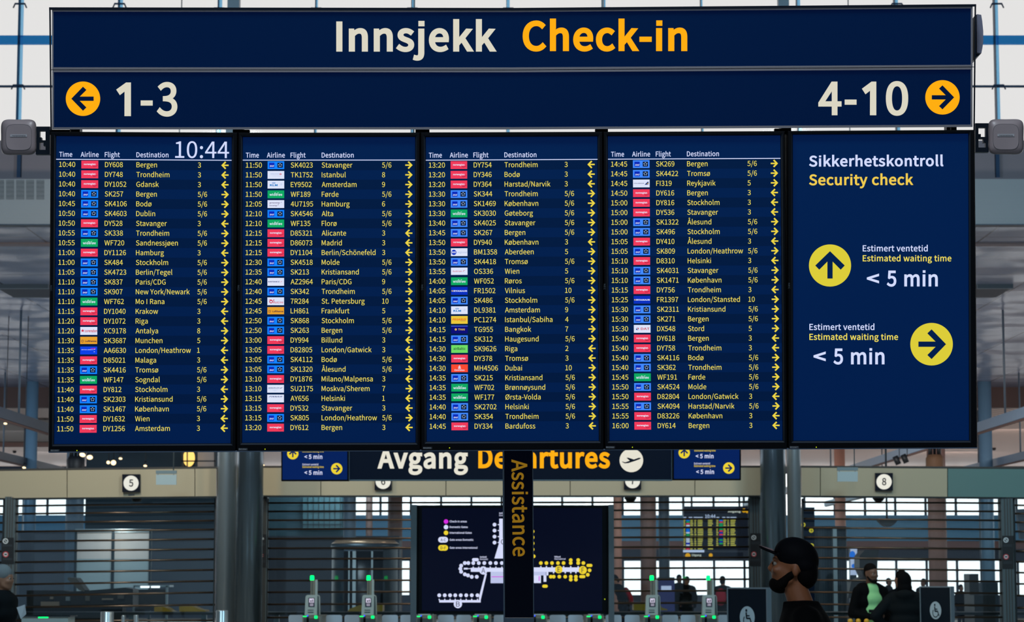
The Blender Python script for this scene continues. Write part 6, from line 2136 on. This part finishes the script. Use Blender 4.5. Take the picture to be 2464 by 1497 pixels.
tag(MB().box(ph.x - .012, ph.x + .07, ph.y - .012, ph.y + .0, ph.z - .012, ph.z + .03, 'phone_black').build('phone', None, ph), 'dark phone in the hand of the person in the green shirt', 'phone')
# two people in dark coats right of him
c = at(2169, 1390, 34.4)
p = Person('person with thinning hair in a dark coat, partly hidden, turned to the green shirt', c.x, 34.4, 1.78, math.radians(-150), 'skin_mid')
p.body(ARMS, .02)
p.hair('hair_black')
p.jacket('cloth_navy', ARMS, .8, 1.05)
p.trousers('jeans')
p.shoes('shoe')
c = at(2176, 1390, 32.3)
p = Person('person in a dark hooded coat seen from behind, hand on hip', c.x, 32.3, 1.735, math.radians(172), 'skin_mid')
p.m = Matrix.Translation((c.x, 32.3, 0)) @ Matrix.Rotation(math.radians(172), 4, 'Z') @ Matrix.Scale(1.735 / 1.75, 4)
arms = [((.19, 0, 1.40), (.40, .1, 1.18), (.22, -.06, 1.0), (-.8, -.3, -.4)), ((-.19, 0, 1.40), (-.27, .03, 1.12), (-.26, -.06, .88), (0, -.1, -1))]
p.body(arms, .02)
b = MB()
p.ell(b, (0, .03, .12), (.098, .112, .135), True)
p.ell(b, (0, .06, .03), (.105, .09, .09), True)
fuse(b, 'hood', 'cloth_black', p.root, .018, 3)
p.jacket('cloth_charcoal', arms, .72, 1.22, True)
p.trousers('jeans')
p.shoes('shoe')
# person with a grey beanie at the left edge
c = at(12, 1390, 24)
p = Person('person in a grey beanie and dark coat at the left edge, holding papers', c.x, 24, 1.76, math.radians(75), 'skin_mid')
p.m = Matrix.Translation((at(5, 1390, 24).x, 24, .035)) @ Matrix.Rotation(math.radians(75), 4, 'Z')
arms = [((.19, 0, 1.40), (.26, .05, 1.13), (.16, -.22, 1.08), (-.1, -1, .0)), ((-.19, 0, 1.40), (-.26, .05, 1.13), (-.16, -.22, 1.08), (.1, -1, .0))]
p.body(arms, .016)
p.face()
b = MB()
p.ell(b, (0, .018, .155), (.086, .104, .095), True)
p.ell(b, (0, .04, .12), (.084, .085, .075), True)
label_part(fuse(b, 'beanie', 'beanie', p.root, .014, 3), 'grey knitted beanie')
p.jacket('cloth_charcoal', arms, .7, 1.18, True)
p.trousers('jeans')
p.shoes('shoe')
a = at(52, 1470, 24)
tag(MB().prism([at(40, 1462, 24), at(60, 1455, 24.05), at(63, 1478, 24.05), at(50, 1490, 24)][::-1], (0, .006, 0), 'paper').build('paper_sheets', None, a), 'pale sheets of paper held by the person in the beanie', 'papers')
# distant travellers in the concourse
def traveller(px, py, Y, yaw, mat, lab, h=1.72, lean=0.0, bag=None, turn=0.0):
    c = at(px, py, Y)
    p = Person(lab, c.x, Y, h, math.radians(yaw), 'skin_mid', 'travellers in the far concourse', lean)
    p.body(ARMS, .035, hands=False)
    p.hair('hair_black')
    p.jacket(mat, ARMS, .75, 1.08)
    p.trousers('jeans')
    if bag:
        b = MB()
        p.ell(b, (0, .2, 1.2), (.16, .1, .24))
        label_part(fuse(b, 'backpack', bag, p.root, .03, 2), 'red backpack')
    return p
traveller(1502, 1385, 64, -75, 'cloth_navy', 'distant person stooping forward with a red backpack, right of the map screen', 1.78, .35, 'cloth_red')
traveller(1634, 1383, 74, 20, 'cloth_charcoal', 'distant person in a dark coat, left one of the pair below the far flight board', 1.8)
traveller(1653, 1388, 70, -20, 'cloth_black', 'distant person in a black coat, right one of the pair below the far flight board', 1.74)
traveller(1738.5, 1385, 64, 160, 'cloth_charcoal', 'distant person with a red backpack beside the gate at the grille post', 1.74, 0, 'cloth_red')
traveller(2138, 1392, 78, 60, 'cloth_black', 'distant dark figure between the green shirt and the hooded coat', 1.7)
traveller(2222, 1393, 72, -40, 'cloth_black', 'distant dark figure left of the big brown column', 1.68)
traveller(2312, 1415, 76, 30, 'cloth_navy', 'distant short dark figure right of the big brown column', 1.5)
